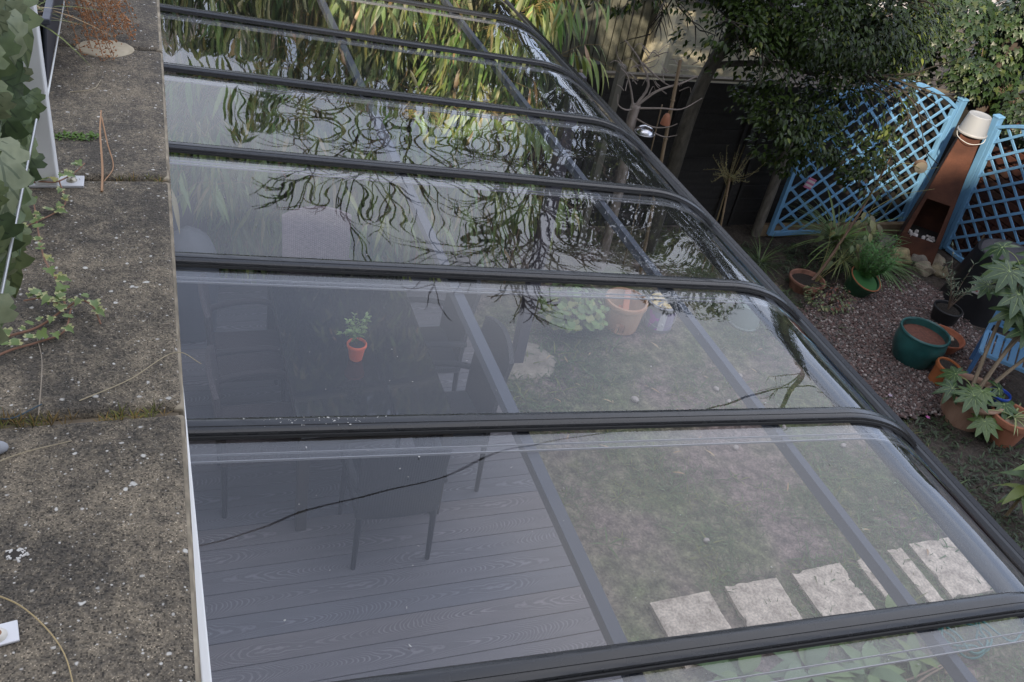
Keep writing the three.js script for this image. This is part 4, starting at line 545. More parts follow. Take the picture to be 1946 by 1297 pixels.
{ // chimenea of rusty steel
  const c = thing('chimenea', 'tall tapering rusty steel chimenea with a square fire mouth', 'chimenea', [7.25, 0, -6.30], -0.78);
  const rust = mat([1, 1, 1], 0.85, { map: tone([0.055, 0.020, 0.012], [0.115, 0.043, 0.024], 5, 13, 256), bumpMap: soilBump, bumpScale: 0.001 });
  const hw = (y) => lerp(0.215, 0.09, y / 1.4), th = 0.006, y1 = 0.28, y2 = 0.68, my = (s, y) => s * hw(y) * 0.74;
  const quad = (pts, off = [0, 0, 0]) => { const g = new THREE.BufferGeometry(), p = pts.flat(); g.setAttribute('position', new THREE.Float32BufferAttribute(p, 3)); g.setAttribute('uv', new THREE.Float32BufferAttribute(pts.map((q) => [q[0] + q[2], q[1]]).flat(), 2)); g.setIndex([0, 1, 2, 0, 2, 3]); g.computeVertexNormals(); return g.translate(...off); };
  const slab = (a, b, c2, d, n) => join([quad([a, b, c2, d]), quad([a, b, c2, d].map((p) => [p[0] + n[0] * th, p[1], p[2] + n[2] * th])), ...[[a, b], [b, c2], [c2, d], [d, a]].map(([p, q]) => quad([p, q, [q[0] + n[0] * th, q[1], q[2] + n[2] * th], [p[0] + n[0] * th, p[1], p[2] + n[2] * th]]))]);
  const F = (sx, y) => [sx * hw(y), y, hw(y)], M = (sx, y) => [my(sx, y), y, hw(y)], In = [0, 0, -1];
  part('front_plate', [slab(F(-1, 0), F(1, 0), F(1, y1), F(-1, y1), In), slab(F(-1, y2), F(1, y2), F(1, 1.4), F(-1, 1.4), In), slab(F(-1, y1), M(-1, y1), M(-1, y2), F(-1, y2), In), slab(M(1, y1), F(1, y1), F(1, y2), M(1, y2), In)], rust, c);
  for (const [s, n] of [[-1, [1, 0, 0]], [1, [-1, 0, 0]]]) part('side_plate', slab([s * hw(0), 0, -hw(0)], [s * hw(0), 0, hw(0)], [s * hw(1.4), 1.4, hw(1.4)], [s * hw(1.4), 1.4, -hw(1.4)], n), rust, c);
  part('back_plate', slab([-hw(0), 0, -hw(0)], [hw(0), 0, -hw(0)], [hw(1.4), 1.4, -hw(1.4)], [-hw(1.4), 1.4, -hw(1.4)], [0, 0, 1]), rust, c); part('hearth', box(0.38, 0.01, 0.38, 0, 0.24, 0), mat([0.03, 0.028, 0.026], 0.95), c);
  const r = rngOf(5), bits = []; for (let i = 0; i < 26; i++) bits.push(new THREE.IcosahedronGeometry(0.012 + 0.012 * r(), 0).translate((r() - 0.5) * 0.26, 0.262 + 0.02 * r(), 0.05 + 0.13 * r())); part('pale_chips', bits, mat([0.5, 0.47, 0.45], 0.8), c);
  const b = thing('upturned_bucket', 'upturned white bucket with a wire handle capping the chimenea', 'bucket', [7.25, 1.395, -6.30], -0.7); b.scale.set(0.95, 0.82, 0.95); part('body', lathe([[0.135, -0.03], [0.14, -0.026], [0.138, -0.01], [0.112, 0.19], [0.105, 0.2], [0.09, 0.195], [0.085, 0.185], [0.0005, 0.185]], 44), phys([0.31, 0.325, 0.345], 0.5), b); part('rim', lathe([[0.138, -0.032], [0.148, -0.03], [0.148, -0.008], [0.139, -0.006]], 44), phys([0.36, 0.36, 0.365], 0.45), b); part('handle', tube(smooth([[-0.146, -0.02, 0], [-0.12, -0.075, 0.10], [0, -0.10, 0.17], [0.12, -0.075, 0.10], [0.146, -0.02, 0]], 24), 0.004, 0.004, 6), mat([0.55, 0.55, 0.53], 0.4), b);
}
{ // stones round the chimenea
  const m = [[0.26, 0.22, 0.14], [0.33, 0.27, 0.15], [0.20, 0.18, 0.15], [0.27, 0.23, 0.17]].map((c, k) => mat([1, 1, 1], 0.95, { map: tone(c.map((x) => x * 0.7), c.map((x) => x * 1.2), 5, 50 + k, 64), bumpMap: soilBump, bumpScale: 0.006 }));
  [[7.0, 0.06, -6.42, 0.15, 0.065, 0.10, 'flat grey stone at the left foot of the chimenea', 2, 0.5], [6.93, 0.07, -6.14, 0.13, 0.1, 0.11, 'largest yellowish stone left of the chimenea foot', 1, 0.2], [7.16, 0.06, -6.12, 0.10, 0.07, 0.08, 'dark grey stone in the middle of the stone row', 2, 1.2], [7.1, 0.05, -5.96, 0.10, 0.075, 0.08, 'brown stone in front of the stone row', 3, 2.1], [7.36, 0.06, -6.06, 0.11, 0.08, 0.075, 'pale pointed stone at the right foot of the chimenea', 3, 0.9], [7.28, 0.05, -5.92, 0.09, 0.06, 0.07, 'buff stone in front of the pale pointed one', 0, 1.7], [6.82, 0.05, -6.33, 0.08, 0.06, 0.07, 'small stone at the left end of the stone row, by the palm leaves', 0, 0.4], [7.5, 0.03, -5.75, 0.05, 0.03, 0.04, 'little pale stone apart from the row, towards the black cover', 3, 0.1]].forEach(([x, y, z, a, b, c, label, k, turn], i) => { const g = new THREE.IcosahedronGeometry(1, 3), p = g.attributes.position; for (let j = 0; j < p.count; j++) { const v = V().fromBufferAttribute(p, j), q = 1 + 0.45 * perlin.noise(v.x * 1.3 + i * 3, v.y * 1.3, v.z * 1.3) + 0.08 * perlin.noise(v.x * 4, v.y * 4 + i, v.z * 4); p.setXYZ(j, v.x * a * q, v.y * b * q, v.z * c * q); } const o = tag(top('rock', uvBox(toCreasedNormals(g, 0.5), 3), m[k]), label, 'stone', 'stones round the foot of the chimenea'); o.position.set(x, y, z); o.rotation.y = turn; });
}

// ---------------------------------------------------------------- pots and plants on the right
{
  const p = thing('glazed_pot', 'large teal glazed pot standing on the gravel, planted with bare soil', 'pot', [5.86, 0.05, -4.6]); p.scale.set(1, 1.15, 1);
  part('pot', lathe([[0.0005, 0], [0.15, 0], [0.165, 0.01], [0.205, 0.1], [0.212, 0.17], [0.206, 0.225], [0.208, 0.24], [0.212, 0.252], [0.206, 0.262], [0.194, 0.262], [0.188, 0.25], [0.19, 0.17], [0.17, 0.15], [0.0005, 0.15]], 56), phys([1, 1, 1], 0.28, { map: tone([0.010, 0.055, 0.055], [0.022, 0.105, 0.10], 7, 33) }), p); part('soil', soilDisc(0.19, 0.205), mat([1, 1, 1], 0.95, { map: tone([0.09, 0.035, 0.025], [0.15, 0.06, 0.04], 14, 3) }), p);
}
{
  const p = thing('terracotta_bowl', 'wide terracotta bowl with a strip of pale grit right behind the teal pot', 'pot', [6.28, 0.03, -4.74]); part('pot', lathe([[0.0005, 0], [0.12, 0], [0.175, 0.12], [0.182, 0.125], [0.182, 0.14], [0.172, 0.142], [0.165, 0.13], [0.12, 0.06], [0.0005, 0.055]], 48), terra([0.22, 0.065, 0.03], [0.30, 0.10, 0.05], 61), p); part('soil', soilDisc(0.15, 0.1), soilM, p);
  const r = rngOf(6), g = []; for (let i = 0; i < 60; i++) g.push(new THREE.IcosahedronGeometry(0.006 + 0.006 * r(), 0).translate(-0.12 + 0.22 * i / 60 + 0.03 * r(), 0.108, -0.02 + 0.05 * r())); part('grit', g, mat([0.42, 0.36, 0.28], 0.9), p);
}
{
  const p = thing('small_orange_pot', 'small empty orange plant pot leaning between the teal pot and the fatsia pot', 'pot', [5.9, 0.03, -4.3]); p.rotation.set(0.1, 0, -0.12); part('pot', potShape(0.085, 0.108, 0.2, 0.035, 0.006), mat([1, 1, 1], 0.8, { map: tone([0.26, 0.075, 0.02], [0.36, 0.12, 0.04], 6, 4) }), p); part('soil', soilDisc(0.095, 0.185), soilM, p);
}
function palm9(L, droop, seed, lobesN = 8) { // hand shaped leaf of pointed fingers joined at the middle, with raised pale midribs kept apart
  const r = rngOf(seed), G = [], rib = []; for (let k = 0; k < lobesN; k++) { const a = lerp(-2.35, 2.35, k / (lobesN - 1)), l = L * (0.62 + 0.38 * Math.cos(a * 0.55)) * (0.94 + 0.12 * r()); G.push(blade(l, l * 0.40, { nu: 8, curl: droop, fold: 0.16, shape: (t) => t < 0.3 ? 0.42 + 0.5 * t : Math.max(0, Math.sin(Math.PI * (0.32 + 0.68 * t))) ** 0.7 * 0.9 + 0.12 * (1 - t) }).translate(0, 0.0004 * k, 0).rotateY(a)); rib.push(tube([[0, 0.003, 0], [0, 0.003 - droop * l * 0.16, l * 0.4], [0, 0.002 - droop * l * 0.64, l * 0.8]], 0.0022, 0.0008, 4, false).rotateY(a)); }
  return [join(G), join(rib)];
}
{
  const p = thing('terracotta_pot', 'big pale terracotta pot with a rolled rim holding the fatsia', 'pot', [5.82, 0.0, -3.90]); p.scale.set(1.02, 1.05, 1.02); part('pot', lathe([[0.0005, 0], [0.158, 0], [0.165, 0.01], [0.205, 0.2], [0.215, 0.22], [0.236, 0.24], [0.24, 0.255], [0.232, 0.27], [0.216, 0.27], [0.205, 0.25], [0.165, 0.1], [0.0005, 0.1]], 56), terra([0.30, 0.165, 0.11], [0.44, 0.29, 0.21], 62), p); part('soil', soilDisc(0.2, 0.235), soilM, p);
  const bp = thing('blue_pot', 'small blue plastic pot standing in the big terracotta pot', 'pot', [5.95, 0.22, -3.80]); part('pot', potShape(0.06, 0.08, 0.12, 0.02, 0.004, 0.006), phys([0.012, 0.05, 0.30], 0.35), bp); part('soil', soilDisc(0.07, 0.1), soilM, bp);
  const f = thing('fatsia', 'fatsia with large hand shaped leaves on bare stems in the big terracotta pot', 'shrub', [5.82, 0.25, -3.90]), r = rngOf(88), lm = [leafMat([0.055, 0.105, 0.026], 0.38, 0.22), leafMat([0.085, 0.145, 0.034], 0.38, 0.25), leafMat([0.038, 0.078, 0.024], 0.38, 0.2), leafMat([0.26, 0.25, 0.06], 0.5, 0.25)], ribM = mat([0.25, 0.32, 0.12], 0.6), stemM = mat([1, 1, 1], 0.85, { map: tone([0.17, 0.13, 0.085], [0.27, 0.21, 0.14], 8, 5, 128) }), petM = mat([0.2, 0.24, 0.08], 0.6);
  const kinds = [palm9(0.17, 0.25, 1), palm9(0.15, 0.4, 2, 7), palm9(0.185, 0.18, 3, 9)];
  const heads = [[[0.02, 0, 0], [0.22, 0.35, -0.1], [0.42, 0.62, -0.14]], [[0.03, 0, 0.02], [0.33, 0.30, -0.02], [0.62, 0.62, -0.03]], [[0.0, 0, -0.04], [0.22, 0.42, -0.28], [0.36, 0.85, -0.42]], [[0.04, 0, -0.02], [0.4, 0.5, -0.2], [0.66, 0.92, -0.28]]];
  heads.forEach((h) => part('stem', tube(smooth(h, 12), 0.017, 0.012, 8), stemM, f));
  const leafAt = (from, a, l, e, k, m, s = 1) => { const tip = V(from[0] + Math.cos(a) * l, from[1] + l * e, from[2] + Math.sin(a) * l); part('petiole', tube(smooth([from, [from[0] + Math.cos(a) * l * 0.5, from[1] + l * e * 0.7 + 0.02, from[2] + Math.sin(a) * l * 0.5], tip], 8), 0.004, 0.003, 5, false), petM, f); const o = part('leaf', kinds[k][0], lm[m], f); place(o, aim(tip, V(Math.cos(a), -0.35 + 0.2 * (r() - 0.5), Math.sin(a)), V(-0.25 + 0.3 * (r() - 0.5), 1, 0.3), s * (0.85 + 0.3 * r()))); const q = part('midrib', kinds[k][1], ribM, o); return q; };
  heads.forEach((h, n) => { const t = h[2]; for (let i = 0; i < 13; i++) { const a = i * 2.4 + n, m = i > 6 && r() < 0.5 ? 3 : Math.floor(r() * 3); leafAt(t, a, 0.10 + 0.14 * r() + 0.02 * (i % 3), 0.5 - 0.09 * i, i % 3, m, i > 9 ? 0.8 : 1.1); } });
  for (const [a, l, e, k, m] of [[2.6, 0.16, 0.5, 2, 0], [1.9, 0.24, -0.25, 2, 1], [0.9, 0.2, 0.15, 0, 0], [3.4, 0.22, 0.2, 1, 2], [0.2, 0.16, 0.5, 1, 2], [4.2, 0.2, 0.4, 0, 0], [2.3, 0.1, 1.1, 0, 1]]) leafAt([-0.02, 0.02, 0.03], a, l, e, k, m, 0.95);
}
{
  const p = thing('spider_plant', 'striped spider plant in a terracotta pot beside the big fatsia pot', 'potted plant', [5.98, 0, -3.63]); p.scale.setScalar(1.12); part('pot', potShape(0.1, 0.142, 0.235, 0.05, 0.008), terra([0.30, 0.11, 0.06], [0.38, 0.16, 0.09], 63), p); part('soil', soilDisc(0.128, 0.205), mat([1, 1, 1], 0.95, { map: tone([0.16, 0.12, 0.08], [0.30, 0.24, 0.17], 20, 4, 128) }), p);
  const g = blade(0.25, 0.02, { nu: 8, curl: 0.7, fold: 0.3, shape: (t) => (1 - t) ** 0.5 }), tx = texture(32, 8, (u) => Math.abs(u - 0.5) < 0.22 ? [0.45, 0.42, 0.2] : [0.12, 0.19, 0.06], true), m = phys([1, 1, 1], 0.45, { map: tx, transmission: 0.2, thickness: 0 }), r = rngOf(12); for (let i = 0; i < 17; i++) { const a = i * 2.4, e = 0.5 + r(); place(part('leaf', g, m, p), aim(V(0, 0.2, 0), V(Math.cos(a), e, Math.sin(a)), UP, 0.55 + 0.6 * r())); }
}
{
  const p = thing('green_lined_pot', 'green pot with an orange rim tipped towards the gravel, holding a feathery conifer', 'potted plant', [5.98, 0.06, -5.62]); p.rotation.set(0.35, 0.2, -0.1); part('pot', potShape(0.11, 0.148, 0.19, 0.03, 0.004), mat([0.015, 0.055, 0.025], 0.6), p); part('rim', new THREE.TorusGeometry(0.151, 0.006, 8, 48).rotateX(Math.PI / 2).translate(0, 0.19, 0), mat([0.28, 0.10, 0.04], 0.7), p); part('lining', soilDisc(0.135, 0.17), mat([0.03, 0.12, 0.03], 0.8), p);
  const r = rngOf(13), bl = blade(0.03, 0.006, { nu: 2, curl: 0.3 }), ms = [], cs = [], st = []; for (let k = 0; k < 110; k++) { const a = r() * 6.283, l = 0.16 + 0.24 * r(), t = smooth([[0.03, 0.16, -0.04], [0.03 + Math.cos(a) * 0.07, 0.24, -0.06 + Math.sin(a) * 0.07], [0.03 + Math.cos(a) * 0.16, 0.18 + l, -0.08 + Math.sin(a) * 0.14]], 9); st.push(tube(t, 0.002, 0.001, 3, false)); for (let i = 2; i < 10; i++) for (let q = 0; q < 5; q++) { ms.push(aim(t[i], V(r() - 0.5, r() * 0.7, r() - 0.5), UP, 0.7 + r() * 0.8)); const g = 0.7 + 0.7 * r(); cs.push([0.05 * g, 0.17 * g, 0.022 * g]); } } part('stem', st, mat([0.12, 0.1, 0.05], 0.9), p); instanced('foliage', bl, leafMat([1, 1, 1], 0.6, 0.3), ms, cs, p);
}
function fan(label, name, pos, n, L, W, seed, c, spread = 0.9, tilt = [0, 0], rise = 1.1) { const t = thing(name, label, 'plant', pos), r = rngOf(seed), g = [blade(L, W, { nu: 8, curl: 0.45, fold: 0.25, shape: (q) => (1 - q) ** 0.6 }), blade(L * 0.85, W, { nu: 8, curl: 0.7, fold: 0.25, shape: (q) => (1 - q) ** 0.6 })], m = [leafMat(c, 0.5, 0.25), leafMat(c.map((x) => x * 1.4), 0.5, 0.25), leafMat(c.map((x) => x * 0.7), 0.5, 0.25)]; for (let i = 0; i < n; i++) { const a = i * 2.4 + r(); place(part('leaf', g[i % 2], m[Math.floor(r() * 3)], t), aim(V(0.03 * (r() - 0.5), 0, 0.03 * (r() - 0.5)), V(Math.cos(a) * spread + tilt[0], rise * r() + 0.25, Math.sin(a) * spread + tilt[1]), UP, 0.6 + 0.55 * r())); } return t; }
fan('fan of fine upright leaves in front of the middle of the arched trellis', 'fan_palm', [6.1, 0.22, -6.2], 160, 0.6, 0.017, 15, [0.13, 0.20, 0.05], 0.8);
fan('grassy plant spreading below the palm towards the stone row', 'grassy_plant', [6.45, 0.1, -6.02], 160, 0.5, 0.022, 16, [0.09, 0.16, 0.05], 1.1, [0.3, 0.2], 0.8);
fan('spiky tuft hanging over the stemmed pot', 'spiky_plant', [5.92, 0.26, -5.86], 50, 0.32, 0.012, 17, [0.14, 0.17, 0.05], 0.9, [0, 0.4], 0.5);
fan('young grassy shoots by the left foot of the arched trellis', 'grassy_plant', [5.3, 0.0, -6.2], 40, 0.34, 0.012, 18, [0.09, 0.14, 0.04], 0.8);
fan('green tuft against the roof edge below the stemmed pot', 'grassy_plant', [5.35, 0.0, -5.1], 30, 0.22, 0.012, 19, [0.05, 0.085, 0.03], 0.9);
fan('dark narrow leaved plant in the bottom right corner behind the spider plant', 'grassy_plant', [6.35, 0.0, -3.75], 40, 0.3, 0.016, 20, [0.04, 0.07, 0.025], 1);
{ // pot with the long leaning stem
  const p = thing('stemmed_pot', 'large terracotta rimmed pot with one long bare stem leaning over the border', 'potted plant', [5.52, 0.0, -5.75]); part('pot', potShape(0.12, 0.165, 0.2, 0.03, 0.008), terra([0.12, 0.055, 0.035], [0.26, 0.13, 0.09], 64), p); p.position.y = -0.07; part('soil', soilDisc(0.15, 0.16), soilM, p);
  const S = smooth([[0.06, 0.12, -0.02], [0.16, 0.22, -0.06], [0.30, 0.46, -0.12], [0.42, 0.85, -0.15], [0.46, 1.15, -0.15], [0.5, 1.42, -0.16]], 26); part('stem', tube(S, 0.017, 0.007, 9), mat([1, 1, 1], 0.85, { map: tone([0.12, 0.07, 0.05], [0.26, 0.17, 0.12], 8, 5, 128) }), p);
  const r = rngOf(23), tw = [tube(smooth([S[20], V(0.62, 1.32, -0.12), V(0.86, 1.26, -0.1), V(1.0, 1.16, -0.1)], 12), 0.004, 0.002, 5), tube(smooth([S[16], V(0.36, 1.2, -0.05), V(0.32, 1.4, -0.05)], 10), 0.005, 0.002, 5), tube(smooth([S[23], V(0.42, 1.5, -0.2), V(0.38, 1.58, -0.2)], 8), 0.004, 0.002, 5), tube(smooth([S[14], V(0.7, 1.0, -0.1), V(1.1, 1.08, -0.1)], 12), 0.004, 0.0015, 5), tube(smooth([S[18], V(0.72, 1.22, -0.1), V(1.02, 1.3, -0.1)], 10), 0.0035, 0.0015, 5), ...[0, 1, 2, 3].map((k) => tube(smooth([[0.1, 0.14, 0], [0.05 + 0.12 * k, 0.55, 0.03], [-0.1 + 0.22 * k, 0.95 + 0.1 * k, 0.05]], 10), 0.003, 0.0015, 4))]; part('twig', tw, mat([0.24, 0.22, 0.08], 0.8), p);
  const g = outlineLeaf([[0.001, 0], [0.02, 0.02], [0.03, 0.05], [0.024, 0.085], [0.001, 0.12]], { fold: 0.25, curl: 0.4 }), lm = [leafMat([0.10, 0.145, 0.045], 0.5, 0.3), leafMat([0.2, 0.2, 0.07], 0.5, 0.3), leafMat([0.14, 0.12, 0.06], 0.5, 0.3)]; for (let i = 0; i < 40; i++) { const b = S[10 + Math.floor(r() * 6)], a = r() * 6.283, l = 0.05 + 0.16 * r(); place(part('leaf', g, lm[Math.floor(r() * 3)], p), aim(V(b.x + Math.cos(a) * l + 0.06, b.y + (r() - 0.6) * 0.2, b.z + Math.sin(a) * l), V(Math.cos(a), -0.6, Math.sin(a)), V(-0.3, 1, 0.4), 0.55 + 0.55 * r())); }
  const q = thing('coconut_feeder', 'half coconut shell feeder hanging from a twig before the trellis edge', 'bird feeder', [6.36, 1.22, -5.88]); part('shell', new THREE.SphereGeometry(0.062, 22, 12, 0, Math.PI * 2, 0, Math.PI / 2 + 0.3).rotateX(-1.35).rotateY(-0.5), mat([0.24, 0.15, 0.09], 0.9), q); part('flesh', new THREE.CircleGeometry(0.054, 24).rotateY(-0.5).translate(-0.016, 0, 0.03), mat([0.5, 0.4, 0.26], 0.8), q); part('string', tube([[0, 0.05, 0], [0.02, 0.14, -0.02]], 0.002, 0.002, 4), mat([0.4, 0.3, 0.2], 0.9), q);
}
leafyBush('flowering_clump', 'low clump with pale tips and reddish leaves in front of the stemmed pot', 'plant', [5.56, 0, -5.45], { n: 260, R: [0.24, 0.12, 0.2], leaf: blade(0.035, 0.02, { nu: 3 }), m: leafMat([0.1, 0.14, 0.04], 0.6), cols: [[0.10, 0.14, 0.05], [0.22, 0.22, 0.10], [0.16, 0.055, 0.03], [0.07, 0.1, 0.03]], seed: 33 });
{
  const p = thing('olive_plant', 'thin olive plant with narrow grey leaves in a black pot by the covered stack', 'potted plant', [6.62, 0, -5.1]); part('pot', potShape(0.1, 0.13, 0.2, 0.02, 0.004), mat([0.012, 0.012, 0.013], 0.5), p); part('soil', soilDisc(0.11, 0.175), soilM, p);
  const r = rngOf(25), st = [], g = blade(0.055, 0.011, { nu: 3, curl: 0.2 }), m = [leafMat([0.15, 0.18, 0.11], 0.5, 0.2), leafMat([0.08, 0.11, 0.06], 0.5, 0.2)]; for (let k = 0; k < 9; k++) { const a = r() * 6.283, h = 0.45 + 0.4 * r(), t = smooth([[0, 0.18, 0], [Math.cos(a) * 0.07, 0.4, Math.sin(a) * 0.07], [Math.cos(a) * (0.15 + 0.15 * r()), h, Math.sin(a) * 0.2]], 10); st.push(tube(t, 0.004, 0.0015, 4)); for (let i = 3; i <= 10; i++) for (let q = 0; q < 2; q++) place(part('leaf', g, m[r() < 0.6 ? 0 : 1], p), aim(t[i], V(r() - 0.5, 0.1 + r() * 0.4, r() - 0.5), UP, 0.8 + r() * 0.5)); } part('stem', st, mat([0.2, 0.14, 0.1], 0.8), p);
}
{ // black covered stack
  const c = thing('covered_stack', 'black plastic cover draped over a round topped stack beside the wall trellis', 'cover', [7.3, 0, -5.3]); const g = new THREE.CylinderGeometry(0.30, 0.40, 0.62, 48, 14), p = g.attributes.position; for (let i = 0; i < p.count; i++) { const x = p.getX(i), y = p.getY(i), z = p.getZ(i), a = Math.atan2(z, x), k = 1 + 0.035 * Math.sin(a * 9 + 2 * Math.sin(a * 2)) * (0.5 - y) + 0.06 * fbm(Math.cos(a) * 2, y * 3, Math.sin(a) * 2, 3); p.setXYZ(i, x * k, y + 0.04 * fbm(x * 4, z * 4, 2), z * k); } g.computeVertexNormals(); part('cover', g.translate(0, 0.31, 0), phys([0.010, 0.010, 0.012], 0.45), c);
  const s = new THREE.SphereGeometry(0.3, 32, 10, 0, 6.2832, 0, 1.57).scale(1, 0.28, 1), q = s.attributes.position; for (let i = 0; i < q.count; i++) { const x = q.getX(i), z = q.getZ(i); q.setY(i, q.getY(i) * (1 + 0.4 * fbm(x * 5, z * 5, 1, 3))); } s.computeVertexNormals(); part('top_cloth', s.translate(0.02, 0.6, 0), mat([0.065, 0.062, 0.07], 0.85), c);
  const lab = part('label', rbox(0.06, 0.09, 0.004, 0.001), mat([0.55, 0.53, 0.5], 0.6), c); lab.position.set(-0.36, 0.33, 0.12); lab.rotation.set(0.3, -1.0, 0.3); const ins = part('red_square', rbox(0.034, 0.045, 0.003, 0.001, 0, 0.004, 0.002), mat([0.42, 0.02, 0.03], 0.6), lab);
}
{ // blue slatted bench
  const b = thing('garden_bench', 'light blue slatted garden chair half hidden by the fatsia leaves', 'chair', [6.5, -0.02, -4.17], -0.88), m = blue(1.1), d = mat([0.06, 0.15, 0.32], 0.5);
  part('seat_frame', [rbox(0.62, 0.03, 0.035, 0.004, 0, 0.38, 0.2), rbox(0.62, 0.03, 0.035, 0.004, 0, 0.38, -0.2), rbox(0.035, 0.03, 0.37, 0.004, -0.3, 0.38, 0), rbox(0.035, 0.03, 0.37, 0.004, 0.3, 0.38, 0)], m, b);
  for (let i = 0; i < 9; i++) part('slat', rbox(0.048, 0.014, 0.4, 0.003, -0.25 + i * 0.0625, 0.39, 0), m, b);
  for (const [x, z] of [[-1, 1], [1, 1], [-1, -1], [1, -1]]) part('leg', rbox(0.035, 0.38, 0.035, 0.004, 0.3 * x, 0.19, 0.2 * z), d, b);
  for (let i = 0; i < 5; i++) part('back_slat', rbox(0.62, 0.06, 0.014, 0.004, 0, 0.48 + 0.085 * i, -0.23 - 0.02 * i), m, b); for (const s of [-1, 1]) part('back_post', between(V(0.3 * s, 0.38, -0.22), V(0.3 * s, 0.88, -0.33), 0.035, 0.03), m, b);
}
{ // loquat in the bottom right corner
  const t = thing('loquat', 'young plant with large ribbed leaves in the bottom right corner', 'shrub', [5.35, 0, -2.9]), r = rngOf(27), g = [blade(0.24, 0.085, { nu: 12, curl: 0.45, fold: 0.22, wave: 0.03 }), blade(0.19, 0.07, { nu: 12, curl: 0.3, fold: 0.3, wave: 0.03 })], m = [leafMat([0.13, 0.2, 0.045], 0.45, 0.3), leafMat([0.2, 0.25, 0.06], 0.45, 0.3), leafMat([0.07, 0.12, 0.035], 0.45, 0.25)];
  part('stem', tube(smooth([[0, 0, 0], [0.03, 0.3, 0], [0.02, 0.52, 0.02]], 10), 0.012, 0.008, 7), mat([0.2, 0.15, 0.09], 0.8), t); for (let i = 0; i < 15; i++) { const a = i * 2.4 + 1.2, y = 0.2 + 0.33 * i / 15, e = 0.5 * (y - 0.35) * 4; place(part('leaf', g[i % 2], m[Math.floor(r() * 3)], t), aim(V(0.02, y, 0.01), V(Math.cos(a), e - 0.1, Math.sin(a)), UP, 0.75 + 0.4 * r())); }
}
fan('low dark plant at the edge of the bed below the loquat', 'grassy_plant', [5.6, 0, -3.1], 26, 0.22, 0.02, 28, [0.04, 0.07, 0.03], 1.1, [0, 0], 0.5);
{ // small weeds and flowers at the gravel edge
  const r = rngOf(35), ms = [], cs = [], g = blade(0.05, 0.012, { nu: 3, curl: 0.4 }); for (let i = 0; i < 5200; i++) { const x = 5.0 + 1.5 * r(), z = r() < 0.55 ? -4.05 + 1.5 * r() : -6.5 + 1.3 * r(); if (z < -5 && x > 6.2) continue; if (fbm(x * 2, z * 2, 3) < -0.06) continue; ms.push(aim(V(x, 0.03, z), V(r() - 0.5, 0.5 * r(), r() - 0.5), UP, 0.5 + r())); const q = 0.5 + 0.8 * r(); cs.push([0.035 * q, 0.06 * q, 0.02 * q]); } tag(instanced('border_weeds', g, leafMat([1, 1, 1], 0.6, 0.25), ms, cs), 'low dark weeds covering the bed below the big terracotta pot', 'weeds');
  [['pink cyclamen flower in the weeds left of the big terracotta pot', 5.42, -3.87], ['pale pink flower at the gravel edge near the roof', 5.27, -4.15]].forEach(([l, x, z], i) => { const t = thing('small_flower', l, 'flower', [x, 0.02, z]); part('stalk', tube([[0, 0, 0], [0.005, 0.06, 0]], 0.0015, 0.0012, 4), mat([0.1, 0.12, 0.05], 0.7), t); for (let k = 0; k < 5; k++) place(part('petal', blade(0.022, 0.014, { nu: 3 }), leafMat(i ? [0.5, 0.4, 0.5] : [0.5, 0.12, 0.35], 0.5, 0.3), t), aim(V(0.005, 0.06, 0), V(Math.cos(k * 1.257), 0.5, Math.sin(k * 1.257)), UP)); });
}
